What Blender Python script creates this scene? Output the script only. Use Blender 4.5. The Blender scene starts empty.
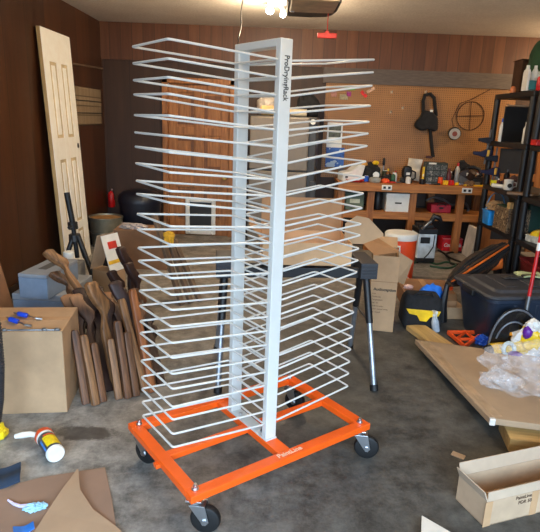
import bpy, bmesh, math, random
from mathutils import Vector, Matrix, Euler, Quaternion
random.seed(7)
C = bpy.context.scene.collection
PI = math.pi
R = math.radians

# ------------------------------------------------------------------ camera numbers (metres, world: X right, Y into the garage, Z up)
CH, CP, CR, CF = 1.51, .2639, .0377, 545.5

def ray(x, y):
    c, s = math.cos(CR), math.sin(CR)
    a, b = x-270, y-266
    X = c*a+s*b
    Y = -s*a+c*b
    cp, sp = math.cos(CP), math.sin(CP)
    return Vector((X/CF, cp-Y/CF*sp, -sp-Y/CF*cp))

def fl(x, y, z=0.0):
    r = ray(x, y)
    t = (z-CH)/r.z
    return Vector((r.x*t, r.y*t, z))

def dp(x, y, Y):
    r = ray(x, y)
    t = Y/r.y
    return Vector((r.x*t, Y, CH+r.z*t))

def dx(x, y, X):
    r = ray(x, y)
    t = X/r.x
    return Vector((X, r.y*t, CH+r.z*t))

# ------------------------------------------------------------------ materials
def lin(c):
    c = c/255.0
    return c/12.92 if c <= .04045 else ((c+.055)/1.055)**2.4

def rgb(c):
    return (lin(c[0]), lin(c[1]), lin(c[2]), 1)

MATS = {}

class NT:
    def __init__(s, name):
        s.m = bpy.data.materials.new(name)
        s.m.use_nodes = True
        s.t = s.m.node_tree
        s.b = s.t.nodes['Principled BSDF']
        s.co = s.t.nodes.new('ShaderNodeTexCoord')
    def n(s, kind, **kw):
        nd = s.t.nodes.new(kind)
        for k, v in kw.items():
            setattr(nd, k, v)
        return nd
    def l(s, a, b):
        s.t.links.new(a, b)
    def mapping(s, scale, rot=(0, 0, 0)):
        mp = s.n('ShaderNodeMapping')
        mp.inputs['Scale'].default_value = scale
        mp.inputs['Rotation'].default_value = rot
        s.l(s.co.outputs['Object'], mp.inputs['Vector'])
        return mp.outputs['Vector']
    def noise(s, vec, scale, detail=4, rough=.6):
        nz = s.n('ShaderNodeTexNoise')
        nz.inputs['Scale'].default_value = scale
        nz.inputs['Detail'].default_value = detail
        nz.inputs['Roughness'].default_value = rough
        s.l(vec, nz.inputs['Vector'])
        return nz.outputs['Fac']
    def ramp(s, fac, stops):
        r = s.n('ShaderNodeValToRGB')
        e = r.color_ramp.elements
        while len(e) < len(stops):
            e.new(.5)
        for i, (p, c) in enumerate(stops):
            e[i].position = p
            e[i].color = rgb(c) if len(c) == 3 else c
        s.l(fac, r.inputs['Fac'])
        return r.outputs['Color']
    def mix(s, fac, a, b, mode='MIX'):
        m = s.n('ShaderNodeMix', data_type='RGBA', blend_type=mode)
        for inp, v in ((m.inputs[0], fac), (m.inputs[6], a), (m.inputs[7], b)):
            if hasattr(v, 'is_output'):
                s.l(v, inp)
            else:
                inp.default_value = v
        return m.outputs[2]
    def math(s, op, a, b=None, c=None):
        m = s.n('ShaderNodeMath', operation=op)
        for i, v in enumerate((a, b, c)):
            if v is None:
                continue
            if hasattr(v, 'is_output'):
                s.l(v, m.inputs[i])
            else:
                m.inputs[i].default_value = v
        return m.outputs[0]
    def bump(s, fac, strength, dist=.01):
        b = s.n('ShaderNodeBump')
        b.inputs['Strength'].default_value = strength
        b.inputs['Distance'].default_value = dist
        s.l(fac, b.inputs['Height'])
        s.l(b.outputs['Normal'], s.b.inputs['Normal'])
    def rough(s, v):
        s.b.inputs['Roughness'].default_value = v
    def color(s, c):
        s.l(c, s.b.inputs['Base Color'])

def mat(name, c, rough=.5, metal=0.0, var=.12, scale=9, bump=0.0, stretch=(1, 1, 1), coat=0):
    """a plain painted / plastic / card surface with gentle procedural variation"""
    key = name
    if key in MATS:
        return MATS[key]
    n = NT(name)
    v = n.mapping(stretch)
    f = n.noise(v, scale)
    lo = tuple(max(0, x*(1-var)) for x in c)
    hi = tuple(min(255, x*(1+var)) for x in c)
    n.color(n.ramp(f, [(.3, lo), (.7, hi)]))
    n.rough(rough)
    n.b.inputs['Metallic'].default_value = metal
    if coat:
        n.b.inputs['Coat Weight'].default_value = coat
    if bump:
        n.bump(f, bump)
    MATS[key] = n.m
    return n.m

def wood(name, dark, light, stretch=(14, 14, 1.2), rough=.55, scale=3.0):
    if name in MATS:
        return MATS[name]
    n = NT(name)
    f = n.noise(n.mapping(stretch), scale, 5, .6)
    n.color(n.ramp(f, [(.3, dark), (.72, light)]))
    n.rough(rough)
    n.bump(f, .12)
    MATS[name] = n.m
    return n.m

def camo(name, cols, scale=18, rough=.8):
    if name in MATS:
        return MATS[name]
    n = NT(name)
    v = n.n('ShaderNodeTexVoronoi')
    v.inputs['Scale'].default_value = scale
    n.l(n.mapping((1, 1, 1)), v.inputs['Vector'])
    f = n.noise(n.mapping((1, 1, 1)), scale*.8, 3)
    r = n.n('ShaderNodeValToRGB')
    r.color_ramp.interpolation = 'CONSTANT'
    e = r.color_ramp.elements
    while len(e) < len(cols):
        e.new(.5)
    for i, c in enumerate(cols):
        e[i].position = .32+.36*i/len(cols) if i else 0
        e[i].color = rgb(c)
    n.l(f, r.inputs['Fac'])
    n.color(r.outputs['Color'])
    n.rough(rough)
    MATS[name] = n.m
    return n.m

def floor_mat():
    n = NT('garage_concrete')
    o = n.mapping((1, 1, 1))
    big = n.noise(o, 1.1, 6, .62)
    mid = n.noise(o, 8, 8, .78)
    fine = n.noise(o, 46, 4, .7)
    base = n.ramp(big, [(.3, (98, 95, 90)), (.5, (136, 131, 124)), (.7, (178, 172, 162))])
    c1 = n.mix(.6, base, n.ramp(mid, [(.38, (66, 64, 61)), (.64, (188, 182, 172))]), 'MIX')
    sp = n.ramp(fine, [(.58, (0, 0, 0)), (.70, (255, 255, 255))])
    c2 = n.mix(n.math('MULTIPLY', sp, .24), c1, rgb((178, 175, 168)))
    # the slab grows darker to the right, lighter on the left
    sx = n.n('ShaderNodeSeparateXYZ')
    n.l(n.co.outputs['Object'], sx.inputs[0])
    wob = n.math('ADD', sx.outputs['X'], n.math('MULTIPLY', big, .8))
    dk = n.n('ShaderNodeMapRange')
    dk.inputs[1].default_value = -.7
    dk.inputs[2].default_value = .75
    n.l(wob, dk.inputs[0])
    fy = n.n('ShaderNodeMapRange')  # darkening fades out at the back: the lit far floor, painted in
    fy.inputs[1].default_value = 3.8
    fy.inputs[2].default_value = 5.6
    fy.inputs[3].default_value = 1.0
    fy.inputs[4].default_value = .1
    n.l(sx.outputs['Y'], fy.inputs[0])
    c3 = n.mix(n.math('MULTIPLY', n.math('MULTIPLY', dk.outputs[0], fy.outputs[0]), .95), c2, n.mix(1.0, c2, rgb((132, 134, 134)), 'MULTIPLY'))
    # dark oil stain patch near the left boxes
    def spot(x, y, rx, ry, soft):
        dxn = n.math('DIVIDE', n.math('SUBTRACT', sx.outputs['X'], x), rx)
        dyn = n.math('DIVIDE', n.math('SUBTRACT', sx.outputs['Y'], y), ry)
        d = n.math('ADD', n.math('MULTIPLY', dxn, dxn), n.math('MULTIPLY', dyn, dyn))
        d = n.math('ADD', d, n.math('MULTIPLY', n.math('SUBTRACT', mid, .5), 3.0))
        mr = n.n('ShaderNodeMapRange')
        mr.inputs[1].default_value = 1.0+soft
        mr.inputs[2].default_value = 1.0-soft
        n.l(d, mr.inputs[0])
        return mr.outputs[0]
    s1 = spot(-.88, 2.34, .16, .06, .35)
    s2 = spot(-1.12, 2.22, .08, .06, .5)
    c4 = n.mix(n.math('MULTIPLY', s1, .75), c3, rgb((44, 36, 31)))
    c4 = n.mix(n.math('MULTIPLY', s2, .4), c4, rgb((55, 47, 42)))
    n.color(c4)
    rr = n.n('ShaderNodeMapRange')
    rr.inputs[3].default_value = .38
    rr.inputs[4].default_value = .72
    n.l(mid, rr.inputs[0])
    n.l(rr.outputs[0], n.b.inputs['Roughness'])
    n.bump(mid, .12, .01)
    return n.m

def plank_wall_mat(name, cols, groove_w, axis='X', dark=(28, 17, 10), rough=.45, groove=.05):
    n = NT(name)
    s = n.n('ShaderNodeSeparateXYZ')
    n.l(n.co.outputs['Object'], s.inputs[0])
    x = s.outputs[axis]
    q = n.math('DIVIDE', x, groove_w)
    cell = n.math('FLOOR', q)
    fr = n.math('FRACT', q)
    wn = n.n('ShaderNodeTexWhiteNoise', noise_dimensions='1D')
    n.l(cell, wn.inputs['W'])
    st = (6, 6, .5)
    g = n.noise(n.mapping(st), 2.2, 5, .65)
    f = n.math('ADD', n.math('MULTIPLY', g, .75), n.math('MULTIPLY', wn.outputs['Value'], .25))
    col = n.ramp(f, [(.3, cols[0]), (.55, cols[1]), (.8, cols[2])])
    gm = n.math('LESS_THAN', fr, groove)
    n.color(n.mix(gm, col, rgb(dark)))
    n.rough(rough)
    return n.m

def pegboard_mat():
    n = NT('tan_pegboard')
    o = n.mapping((40, 40, 40))
    fr = n.n('ShaderNodeVectorMath', operation='FRACTION')
    n.l(o, fr.inputs[0])
    s = n.n('ShaderNodeSeparateXYZ')
    n.l(fr.outputs[0], s.inputs[0])
    a = n.math('SUBTRACT', s.outputs['X'], .5)
    b = n.math('SUBTRACT', s.outputs['Z'], .5)
    d = n.math('ADD', n.math('MULTIPLY', a, a), n.math('MULTIPLY', b, b))
    hole = n.math('LESS_THAN', d, .045)
    f = n.noise(n.mapping((1, 1, 1)), 2.0, 4)
    col = n.ramp(f, [(.3, (138, 94, 48)), (.7, (170, 120, 66))])
    n.color(n.mix(n.math('MULTIPLY', hole, .75), col, rgb((50, 30, 14))))
    n.rough(.5)
    return n.m

def ceiling_mat():
    n = NT('textured_ceiling_paint')
    o = n.mapping((1, 1, 1))
    f = n.noise(o, 38, 5, .65)
    g = n.noise(o, 3, 3)
    n.color(n.mix(.4, n.ramp(g, [(.3, (206, 194, 180)), (.7, (222, 212, 198))]), n.ramp(f, [(.35, (186, 176, 164)), (.65, (228, 218, 204))])))
    n.rough(.9)
    n.bump(f, .5, .02)
    return n.m

def film_mat():
    n = NT('clear_plastic_film')
    n.b.inputs['Base Color'].default_value = (.9, .92, .96, 1)
    n.b.inputs['Roughness'].default_value = .12
    n.b.inputs['Alpha'].default_value = 1
    tr = n.n('ShaderNodeBsdfTransparent')
    mx = n.n('ShaderNodeMixShader')
    f = n.noise(n.mapping((1, 1, 1)), 22, 4)
    mr = n.n('ShaderNodeMapRange')
    mr.inputs[1].default_value = .35
    mr.inputs[2].default_value = .7
    mr.inputs[3].default_value = .06
    mr.inputs[4].default_value = .34
    n.l(f, mr.inputs[0])
    n.l(mr.outputs[0], mx.inputs[0])
    n.l(tr.outputs[0], mx.inputs[1])
    n.l(n.b.outputs[0], mx.inputs[2])
    n.l(mx.outputs[0], n.t.nodes['Material Output'].inputs['Surface'])
    n.bump(f, .25, .02)
    return n.m

def glow_mat(name, c, s):
    n = NT(name)
    n.b.inputs['Emission Color'].default_value = c
    n.b.inputs['Emission Strength'].default_value = s
    return n.m

# ------------------------------------------------------------------ mesh building
class MB:
    def __init__(s):
        s.bm = bmesh.new()
    def box(s, c, d, rot=None):
        """box centred c, full size d, optional euler/matrix rotation"""
        r = bmesh.ops.create_cube(s.bm, size=1)
        m = Matrix.Translation(Vector(c))
        if rot is not None:
            m = m @ (rot if isinstance(rot, Matrix) else Euler(rot).to_matrix().to_4x4())
        m = m @ Matrix.Diagonal((d[0], d[1], d[2], 1))
        bmesh.ops.transform(s.bm, matrix=m, verts=r['verts'])
        return s
    def bar(s, p0, p1, w, h, up=(0, 0, 1)):
        p0, p1 = Vector(p0), Vector(p1)
        z = (p1-p0)
        L = z.length
        z.normalize()
        u = Vector(up)
        x = u.cross(z)
        if x.length < 1e-4:
            x = Vector((1, 0, 0)).cross(z)
        x.normalize()
        y = z.cross(x)
        m = Matrix((x, y, z)).transposed().to_4x4()
        m.translation = (p0+p1)/2
        return s.box((0, 0, 0), (1, 1, 1), None) if L < 1e-6 else s._tb(m, (w, h, L))
    def _tb(s, m, d):
        r = bmesh.ops.create_cube(s.bm, size=1)
        bmesh.ops.transform(s.bm, matrix=m @ Matrix.Diagonal((d[0], d[1], d[2], 1)), verts=r['verts'])
        return s
    def loft(s, rings, cap=True, closed=False):
        """rings: list of lists of points, same count"""
        vs = [[s.bm.verts.new(p) for p in r] for r in rings]
        n = len(vs[0])
        rng = range(len(vs) if closed else len(vs)-1)
        for i in rng:
            a, b = vs[i], vs[(i+1) % len(vs)]
            for j in range(n):
                s.bm.faces.new((a[j], a[(j+1) % n], b[(j+1) % n], b[j]))
        if cap and not closed:
            s.bm.faces.new(list(reversed(vs[0])))
            s.bm.faces.new(vs[-1])
        return s
    def tube(s, path, r, seg=8, closed=False):
        path = [Vector(p) for p in path]
        n = len(path)
        rr = r if isinstance(r, (list, tuple)) else [r]*n
        rings = []
        t0 = None
        xa = None
        for i in range(n):
            if closed:
                t = path[(i+1) % n]-path[i-1]
            else:
                t = path[min(i+1, n-1)]-path[max(i-1, 0)]
            t.normalize()
            if xa is None:
                ref = Vector((0, 0, 1)) if abs(t.z) < .9 else Vector((1, 0, 0))
                xa = ref.cross(t).normalized()
            else:
                xa = (xa-t*xa.dot(t))
                if xa.length < 1e-5:
                    xa = Vector((1, 0, 0)).cross(t)
                xa.normalize()
            ya = t.cross(xa)
            # widen at a bend so that the wire keeps its thickness
            rings.append([path[i]+(xa*math.cos(a)+ya*math.sin(a))*rr[i] for a in [2*PI*k/seg for k in range(seg)]])
        return s.loft(rings, True, closed)
    def cyl(s, p0, p1, r0, r1=None, seg=20):
        return s.tube([p0, p1], [r0, r0 if r1 is None else r1], seg)
    def lathe(s, prof, c=(0, 0, 0), seg=28, axis=None):
        """prof: list of (r, z)"""
        c = Vector(c)
        rot = Matrix.Identity(3) if axis is None else Vector(axis).to_track_quat('Z', 'Y').to_matrix()
        rings = [[c+rot @ Vector((max(r, 1e-4)*math.cos(2*PI*k/seg), max(r, 1e-4)*math.sin(2*PI*k/seg), z)) for k in range(seg)] for r, z in prof]
        return s.loft(rings)
    def prism(s, pts, thick, m=None):
        """pts in local xy; extruded along +z by thick; m places it"""
        m = m or Matrix.Identity(4)
        a = [s.bm.verts.new(m @ Vector((p[0], p[1], 0))) for p in pts]
        b = [s.bm.verts.new(m @ Vector((p[0], p[1], thick))) for p in pts]
        n = len(pts)
        s.bm.faces.new(list(reversed(a)))
        s.bm.faces.new(b)
        for i in range(n):
            s.bm.faces.new((a[i], a[(i+1) % n], b[(i+1) % n], b[i]))
        return s
    def blob(s, c, d, amp=.12, freq=3.0, sub=4, seed=0, flat=False):
        """lumpy ellipsoid, for bags and crumpled stuff"""
        r = bmesh.ops.create_icosphere(s.bm, subdivisions=sub, radius=1)
        from mathutils import noise
        for v in r['verts']:
            p = v.co.copy()
            k = 1+amp*noise.noise(p*freq+Vector((seed*7.3, seed*3.1, 0)))+amp*.5*noise.noise(p*freq*2.7+Vector((0, seed*5.1, 2)))
            v.co = Vector((p.x*d[0]*k, p.y*d[1]*k, p.z*d[2]*k))
            if flat and v.co.z < -d[2]*.55:
                v.co.z = -d[2]*.55
            v.co += Vector(c)
        return s
    def sheet(s, c, sx, sy, fz, nx=14, ny=14, th=.004, m=None):
        m = m or Matrix.Translation(Vector(c))
        top, bot = [], []
        for j in range(ny+1):
            ta, ba = [], []
            for i in range(nx+1):
                u, v = i/nx, j/ny
                z = fz(u, v)
                ta.append(s.bm.verts.new(m @ Vector(((u-.5)*sx, (v-.5)*sy, z+th))))
                ba.append(s.bm.verts.new(m @ Vector(((u-.5)*sx, (v-.5)*sy, z))))
            top.append(ta)
            bot.append(ba)
        f = s.bm.faces.new
        for j in range(ny):
            for i in range(nx):
                f((top[j][i], top[j][i+1], top[j+1][i+1], top[j+1][i]))
                f((bot[j][i], bot[j+1][i], bot[j+1][i+1], bot[j][i+1]))
        for i in range(nx):
            f((top[0][i], bot[0][i], bot[0][i+1], top[0][i+1]))
            f((top[ny][i], top[ny][i+1], bot[ny][i+1], bot[ny][i]))
        for j in range(ny):
            f((top[j][0], top[j+1][0], bot[j+1][0], bot[j][0]))
            f((top[j][nx], bot[j][nx], bot[j+1][nx], top[j+1][nx]))
        return s
    def build(s, name, material, parent=None, bevel=0, smooth=False, loc=None, rot=None, seg=2):
        bmesh.ops.recalc_face_normals(s.bm, faces=s.bm.faces)
        me = bpy.data.meshes.new(name)
        s.bm.to_mesh(me)
        s.bm.free()
        me.materials.append(material)
        o = bpy.data.objects.new(name, me)
        C.objects.link(o)
        if parent is not None:
            o.parent = parent
        if loc is not None:
            o.location = loc
        if rot is not None:
            o.rotation_euler = rot
        if smooth:
            for p in me.polygons:
                p.use_smooth = True
            me.set_sharp_from_angle(angle=R(40))
        if bevel:
            b = o.modifiers.new('bevel', 'BEVEL')
            b.width = bevel
            b.segments = seg
            b.limit_method = 'ANGLE'
            b.angle_limit = R(35)
        return o

def thing(name, label, cat, loc=(0, 0, 0), rot=0, group=None):
    o = bpy.data.objects.new(name, None)
    C.objects.link(o)
    o.location = loc
    o.rotation_euler = (0, 0, rot) if isinstance(rot, (int, float)) else rot
    o.empty_display_size = .05
    o['label'] = label
    o['category'] = cat
    if group:
        o['group'] = group
    return o

def tag(o, label, cat, group=None):
    o['label'] = label
    o['category'] = cat
    if group:
        o['group'] = group
    return o

def struct(o):
    o['kind'] = 'structure'
    return o

def copy_tree(o, parent=None):
    c = o.copy()
    C.objects.link(c)
    if parent:
        c.parent = parent
    for ch in list(o.children):
        copy_tree(ch, c)
    return c

def text(body, size, material, parent, loc, rot, name='lettering', ext=.0006, shear=0, bold=0, sx=1.0, align='CENTER'):
    cu = bpy.data.curves.new(name, 'FONT')
    cu.body = body
    cu.size = size
    cu.extrude = ext
    cu.align_x = align
    cu.align_y = 'CENTER'
    cu.shear = shear
    cu.offset = bold
    tmp = bpy.data.objects.new('tmp', cu)
    C.objects.link(tmp)
    me = bpy.data.meshes.new_from_object(tmp.evaluated_get(bpy.context.evaluated_depsgraph_get()))
    bpy.data.objects.remove(tmp)
    me.name = name
    me.materials.clear()
    me.materials.append(material)
    for v in me.vertices:
        v.co.x *= sx
    o = bpy.data.objects.new(name, me)
    C.objects.link(o)
    o.parent = parent
    o.location = loc
    o.rotation_euler = rot
    return o

def aim(v):
    return Vector(v).to_track_quat('Z', 'Y').to_euler()

# ------------------------------------------------------------------ palette
CARD = mat('cardboard', (176, 144, 110), .85, var=.07, scale=5)
CARD_IN = mat('cardboard_inside', (150, 114, 80), .9, var=.07, scale=5)
CARD_PALE = mat('pale_cardboard', (186, 158, 128), .85, var=.08, scale=5)
CARD_DARK = mat('brown_cardboard', (136, 100, 72), .88, var=.1, scale=4)
TAPE = mat('packing_tape', (188, 150, 112), .25, var=.04)
CREAM = mat('cream_powder_coat', (206, 207, 203), .35, var=.02)
ORANGE = mat('orange_powder_coat', (240, 92, 18), .38, var=.03)
BLACKP = mat('black_plastic', (22, 22, 24), .45, var=.2)
RUBBER = mat('black_rubber', (16, 16, 17), .55, var=.2)
STEEL = mat('zinc_steel', (190, 192, 196), .3, metal=1.0, var=.06)
GREYM = mat('grey_metal', (120, 122, 124), .4, metal=.8)
INK = mat('dark_ink', (38, 36, 34), .7)
INK_B = mat('brown_ink', (78, 58, 42), .8)
WHITEP = mat('white_plastic', (228, 228, 222), .4, var=.04)
REDP = mat('red_plastic', (190, 30, 28), .4)
YEL = mat('yellow_plastic', (240, 190, 20), .45)
BLUEP = mat('blue_plastic', (28, 90, 200), .4)
NAVY = mat('navy_plastic', (22, 26, 40), .42)
BLKCLOTH = mat('black_fabric', (24, 25, 28), .9, var=.3, scale=30)
GRNP = mat('green_plastic', (30, 84, 58), .5)
ORP = mat('orange_plastic', (238, 84, 30), .45)
TUBM = mat('dark_blue_black_tub', (38, 48, 64), .36, var=.08)
CREAMDOOR = mat('cream_door_paint', (255, 251, 240), .5, var=.03)
BARE = wood('bare_pale_wood', (176, 138, 84), (214, 178, 120))
BENCHW = wood('bench_timber', (138, 82, 34), (196, 128, 62), (1.0, 14, 14))
BENCHV = wood('bench_timber_upright', (124, 72, 30), (180, 114, 56))
DOORW = wood('brown_stained_door_wood', (122, 74, 36), (184, 122, 66))
LUMBER = wood('yellow_lumber', (178, 138, 80), (220, 182, 118), (1, 14, 14))
LUMBERG = wood('grey_blue_lumber', (132, 136, 132), (170, 170, 160), (1, 14, 14))

# ------------------------------------------------------------------ the room
LW, RW, BW, CZ = -2.13, 3.95, 7.0, 2.55
FRONT = -.6
o = MB().box(((LW+RW)/2, (FRONT+BW)/2, -.05), (RW-LW+.2, BW-FRONT+.2, .1)).build('floor', floor_mat())
struct(o)
o = MB().box(((LW+RW)/2, (FRONT+BW)/2, CZ+.05), (RW-LW+.2, BW-FRONT+.2, .1)).build('ceiling', ceiling_mat())
struct(o)
LEFTM = plank_wall_mat('dark_panelling', [(54, 30, 16), (70, 40, 21), (92, 54, 29)], .41, 'Y', (24, 13, 8), .32, .02)
struct(MB().box((LW-.05, (FRONT+BW)/2, CZ/2), (.1, BW-FRONT, CZ)).build('wall_left', LEFTM))
struct(MB().box((RW+.05, (FRONT+BW)/2, CZ/2), (.1, BW-FRONT, CZ)).build('wall_right', LEFTM))
BACKM = plank_wall_mat('dark_brown_wall', [(52, 34, 24), (64, 42, 29), (76, 50, 35)], .3, 'X', (44, 28, 19), .6, .02)
# back wall with an opening for the door
DX0, DX1, DH = -1.40, -.50, 1.95
wb = MB()
wb.box(((LW+DX0)/2, BW+.05, CZ/2), (DX0-LW, .1, CZ))
wb.box(((DX1+RW)/2, BW+.05, CZ/2), (RW-DX1, .1, CZ))
wb.box(((DX0+DX1)/2, BW+.05, (DH+CZ)/2), (DX1-DX0, .1, CZ-DH))
struct(wb.build('wall_back', BACKM))
UPM = plank_wall_mat('brown_panelling', [(82, 47, 30), (102, 63, 40), (124, 80, 52)], .135, 'X', (78, 48, 31), .5, .07)
UPZ = 2.13
struct(MB().box(((LW+RW)/2, BW-.012, (UPZ+CZ)/2), (RW-LW, .024, CZ-UPZ)).build('trim_1', UPM))
struct(MB().box(((.56+RW)/2, BW-.02, (UPZ+1.955)/2), (RW-.56, .04, UPZ-1.955)).build('trim_2', mat('grey_beam_paint', (92, 82, 76), .6, stretch=(1, 8, 8))))
# baseboards
struct(MB().box((LW+.008, (FRONT+BW)/2, .05), (.016, BW-FRONT, .1)).build('baseboard_left', mat('dark_base', (40, 24, 15), .5)))
# wooden door with a pet flap
dr = thing('door_1', 'brown stained wooden panel door with white pet flap in the back wall', 'door', ((DX0+DX1)/2, BW, 0))
dr['kind'] = 'structure'
W2 = (DX1-DX0)/2
m = MB()
m.box((-W2+.035, -.005, DH/2), (.07, .07, DH)).box((W2-.035, -.005, DH/2), (.07, .07, DH)).box((0, -.005, DH-.035), (W2*2, .07, .07))
m.build('frame', DOORW, dr, .006)
m = MB().box((0, .045, (DH-.07)/2), (W2*2-.14, .03, DH-.07))
lw = W2-.07
for x in (-lw+.055, 0, lw-.055):
    m.box((x, .022, (DH-.07)/2), (.11, .02, DH-.075))
for z, hh in ((.1, .2), (.72, .2), (1.32, .1), (1.83, .1)):
    m.box((0, .0215, z), (2*lw-.01, .02, hh))
for sx_ in (-1, 1):
    xc = sx_*(lw/2-.0)
    for z0, z1_ in ((.24, .58), (.86, 1.23), (1.41, 1.74)):
        m.box((xc, .030, (z0+z1_)/2), (lw-.21, .012, z1_-z0-.06))
m.build('leaf', DOORW, dr, .006)
DARKD = wood('door_groove_shade', (92, 54, 26), (130, 80, 42))  # shade in the panel recesses, put into the wood colour
for sx_ in (-1, 1):
    for z0, z1_ in ((.24, .58), (.86, 1.23), (1.41, 1.74)):
        MB().box((sx_*lw/2, .0285, (z0+z1_)/2), (lw-.13, .004, z1_-z0+.02)).build('panel_groove', DARKD, dr)
k = MB().lathe([(.028, 0), (.028, .006), (.012, .012), (.012, .03), (.028, .042), (.03, .055), (.02, .066)], (0, 0, 0), 18, (0, -1, 0)).build('knob', mat('brass', (190, 150, 80), .3, metal=1), dr, 0, True, loc=(lw-.05, .012, .76))
pf = MB()
PX0, PX1, PZ0, PZ1 = -.17, .22, .015, .485
for (a, b, c_, d_) in ((PX0, PX0+.055, PZ0, PZ1), (PX1-.055, PX1, PZ0, PZ1), (PX0+.055, PX1-.055, PZ0, PZ0+.06), (PX0+.055, PX1-.055, PZ1-.05, PZ1)):
    pf.box(((a+b)/2, -.008, (c_+d_)/2), (b-a, .04, d_-c_))
pfo = pf.build('pet_door', WHITEP, dr, .012)
MB().box(((PX0+PX1)/2, .0, (PZ0+PZ1)/2), (PX1-PX0-.1, .008, PZ1-PZ0-.1)).build('flap', mat('smoky_flap', (44, 46, 48), .3), pfo)

# pegboard on the back wall
peg = MB().box(((.60+2.92)/2, BW-.01, (1.955+.82)/2), (2.32, .016, 1.135)).build('pegboard', pegboard_mat())
tag(peg, 'tan perforated pegboard sheet covering the back wall above the bench', 'pegboard')

# ------------------------------------------------------------------ the drying rack
X0, Y0, YAW = -.0594, 2.193, .6387
BA, BB, ZB = .461, .297, .178
MD, ML, ME, MTOP, Z1, Z25, MW, MT = .1515, .456, .143, 1.786, 1.714, .2566, .054, .03
LT = [.0204, .0264, .0309, .0431, .0332, .0332, .0434, .0442, .041, .0526, .0376, .0387, .0274, .0369, .0372, .0366, .0359, .0313, .0416, .0412, .0422, .0302, .037, .0381, .0351]
LV = [.0223, .0258, .0312, .0421, .0362, .0335, .0425, .0383, .0376, .0596, .04, .0371, .0262, .04, .0403, .0452, .0436, .0416, .0445, .0417, .0427, .0296, .0376, .0377, .0421]
RT = [.0411, .0537, .0623, .0442, .0403, .0542, .0642, .0604, .0539, .0459, .0439, .0343, .0452, .0456, .0525, .0592, .0498, .0499, .0506, .0422, .0501, .05, .0491, .0495, .0444]
RV = dict(zip(range(25), RT))
RV.update({24: .0459, 23: .048, 22: .0532, 21: .0533, 20: .0548, 19: .0461, 18: .0515, 17: .0463, 16: .0511, 15: .0567, 14: .046, 13: .0427, 11: .0332, 10: .0433, 9: .0476})
rk = thing('drying_rack', 'tall white drying rack with fifty wire shelves on orange wheeled base', 'drying rack', (X0, Y0, 0), YAW)
RWD, RH = .05, .03
zc = ZB-RH/2
m = MB()
m.box((0, -BB+RWD/2, zc), (2*BA, RWD, RH)).box((0, BB-RWD/2, zc), (2*BA, RWD, RH))
for s in (-1, 1):
    m.box((s*(BA-RWD/2), 0, zc), (RWD, 2*BB-2*RWD, RH))
    m.box((s*(BA-RWD+.025)/2, 0, zc-.001), (BA-RWD-.025, RWD*.8, RH-.004))
m.box((0, 0, zc-.0005), (.062, 2*BB-2*RWD, RH-.001))
m.box((-BA-.006, -.02, zc-.01), (.02, .03, .018))
m.build('base_frame', ORANGE, rk, .003)
text('PaintLine', .034, mat('white_decal', (242, 190, 160), .5), rk, (.012, -BB+.028, ZB+.0004), (0, 0, 0), ext=.0004, bold=.0006)
# casters
def caster(cx, cy, ang):
    c = MB().box((0, 0, -.004), (.062, .062, .008)).cyl((0, 0, -.008), (0, 0, -.022), .024).build('caster', STEEL, rk, .002, False, loc=(cx, cy, ZB-RH), rot=(0, 0, ang))
    h = ZB-RH
    off = .04
    f = MB()
    f.box((off*.35, 0, -.026), (.055, .05, .006))
    for s in (-1, 1):
        f.prism([(-.02, -.026), (.042, -.026), (off+.016, -h+.056), (off+.006, -h+.044), (off-.012, -h+.052)], .003, Matrix.Translation((0, s*.0225+(.0015), 0)) @ Matrix.Rotation(PI/2, 4, 'X'))
    f.build('fork', STEEL, c, .001)
    w = MB().lathe([(.016, -.017), (.046, -.017), (.054, -.014), (.058, -.006), (.058, .006), (.054, .014), (.046, .017), (.016, .017)], (0, 0, 0), 30, (0, 1, 0)).build('wheel', RUBBER, c, 0, True, loc=(off, 0, -h+.058))
    MB().cyl((off, -.026, -h+.058), (off, .026, -h+.058), .008, seg=12).cyl((off, -.03, -h+.058), (off, -.024, -h+.058), .012, seg=6).cyl((off, .024, -h+.058), (off, .03, -h+.058), .012, seg=6).build('axle', STEEL, c)
for cx, cy, a in ((-BA+.035, -BB+.035, -.75), (BA-.035, -BB+.035, -.75), (-BA+.04, BB-.035, -1.15), (BA-.035, BB-.035, -1.2)):
    caster(cx, cy, a)
    MB().cyl((0, 0, 0), (0, 0, .005), .014, seg=16).cyl((0, 0, .005), (0, 0, .017), .0095, seg=6).cyl((0, 0, .017), (0, 0, .024), .006, seg=10).build('bolt', STEEL, rk, loc=(cx, cy, ZB))
# masts, top tube, foot channel
for v in (-MD, MD-MT):
    MB().box((0, v+MT/2, (ZB+.006+MTOP)/2), (MW, MT, MTOP-ZB-.006)).build('mast', CREAM, rk, .003)
MB().box((0, 0, MTOP-.0135), (MW, 2*MD-2*MT, .027)).build('top_tube', CREAM, rk, .002)
m = MB().box((0, 0, ZB+.003), (MW+.002, 2*MD+.01, .006))
m.build('foot_plate', CREAM, rk, .001)
for v in (-.085, .085):
    MB().cyl((0, v, ZB+.006), (0, v, ZB+.012), .008, seg=6).build('bolt', STEEL, rk)
text('ProDryingRack', .0315, mat('rack_decal_ink', (52, 50, 48), .6), rk, (.002, -MD-.0006, 1.652), (PI/2, PI/2, 0), 'lettering', ext=.0004, bold=.0006, sx=.81)
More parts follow.
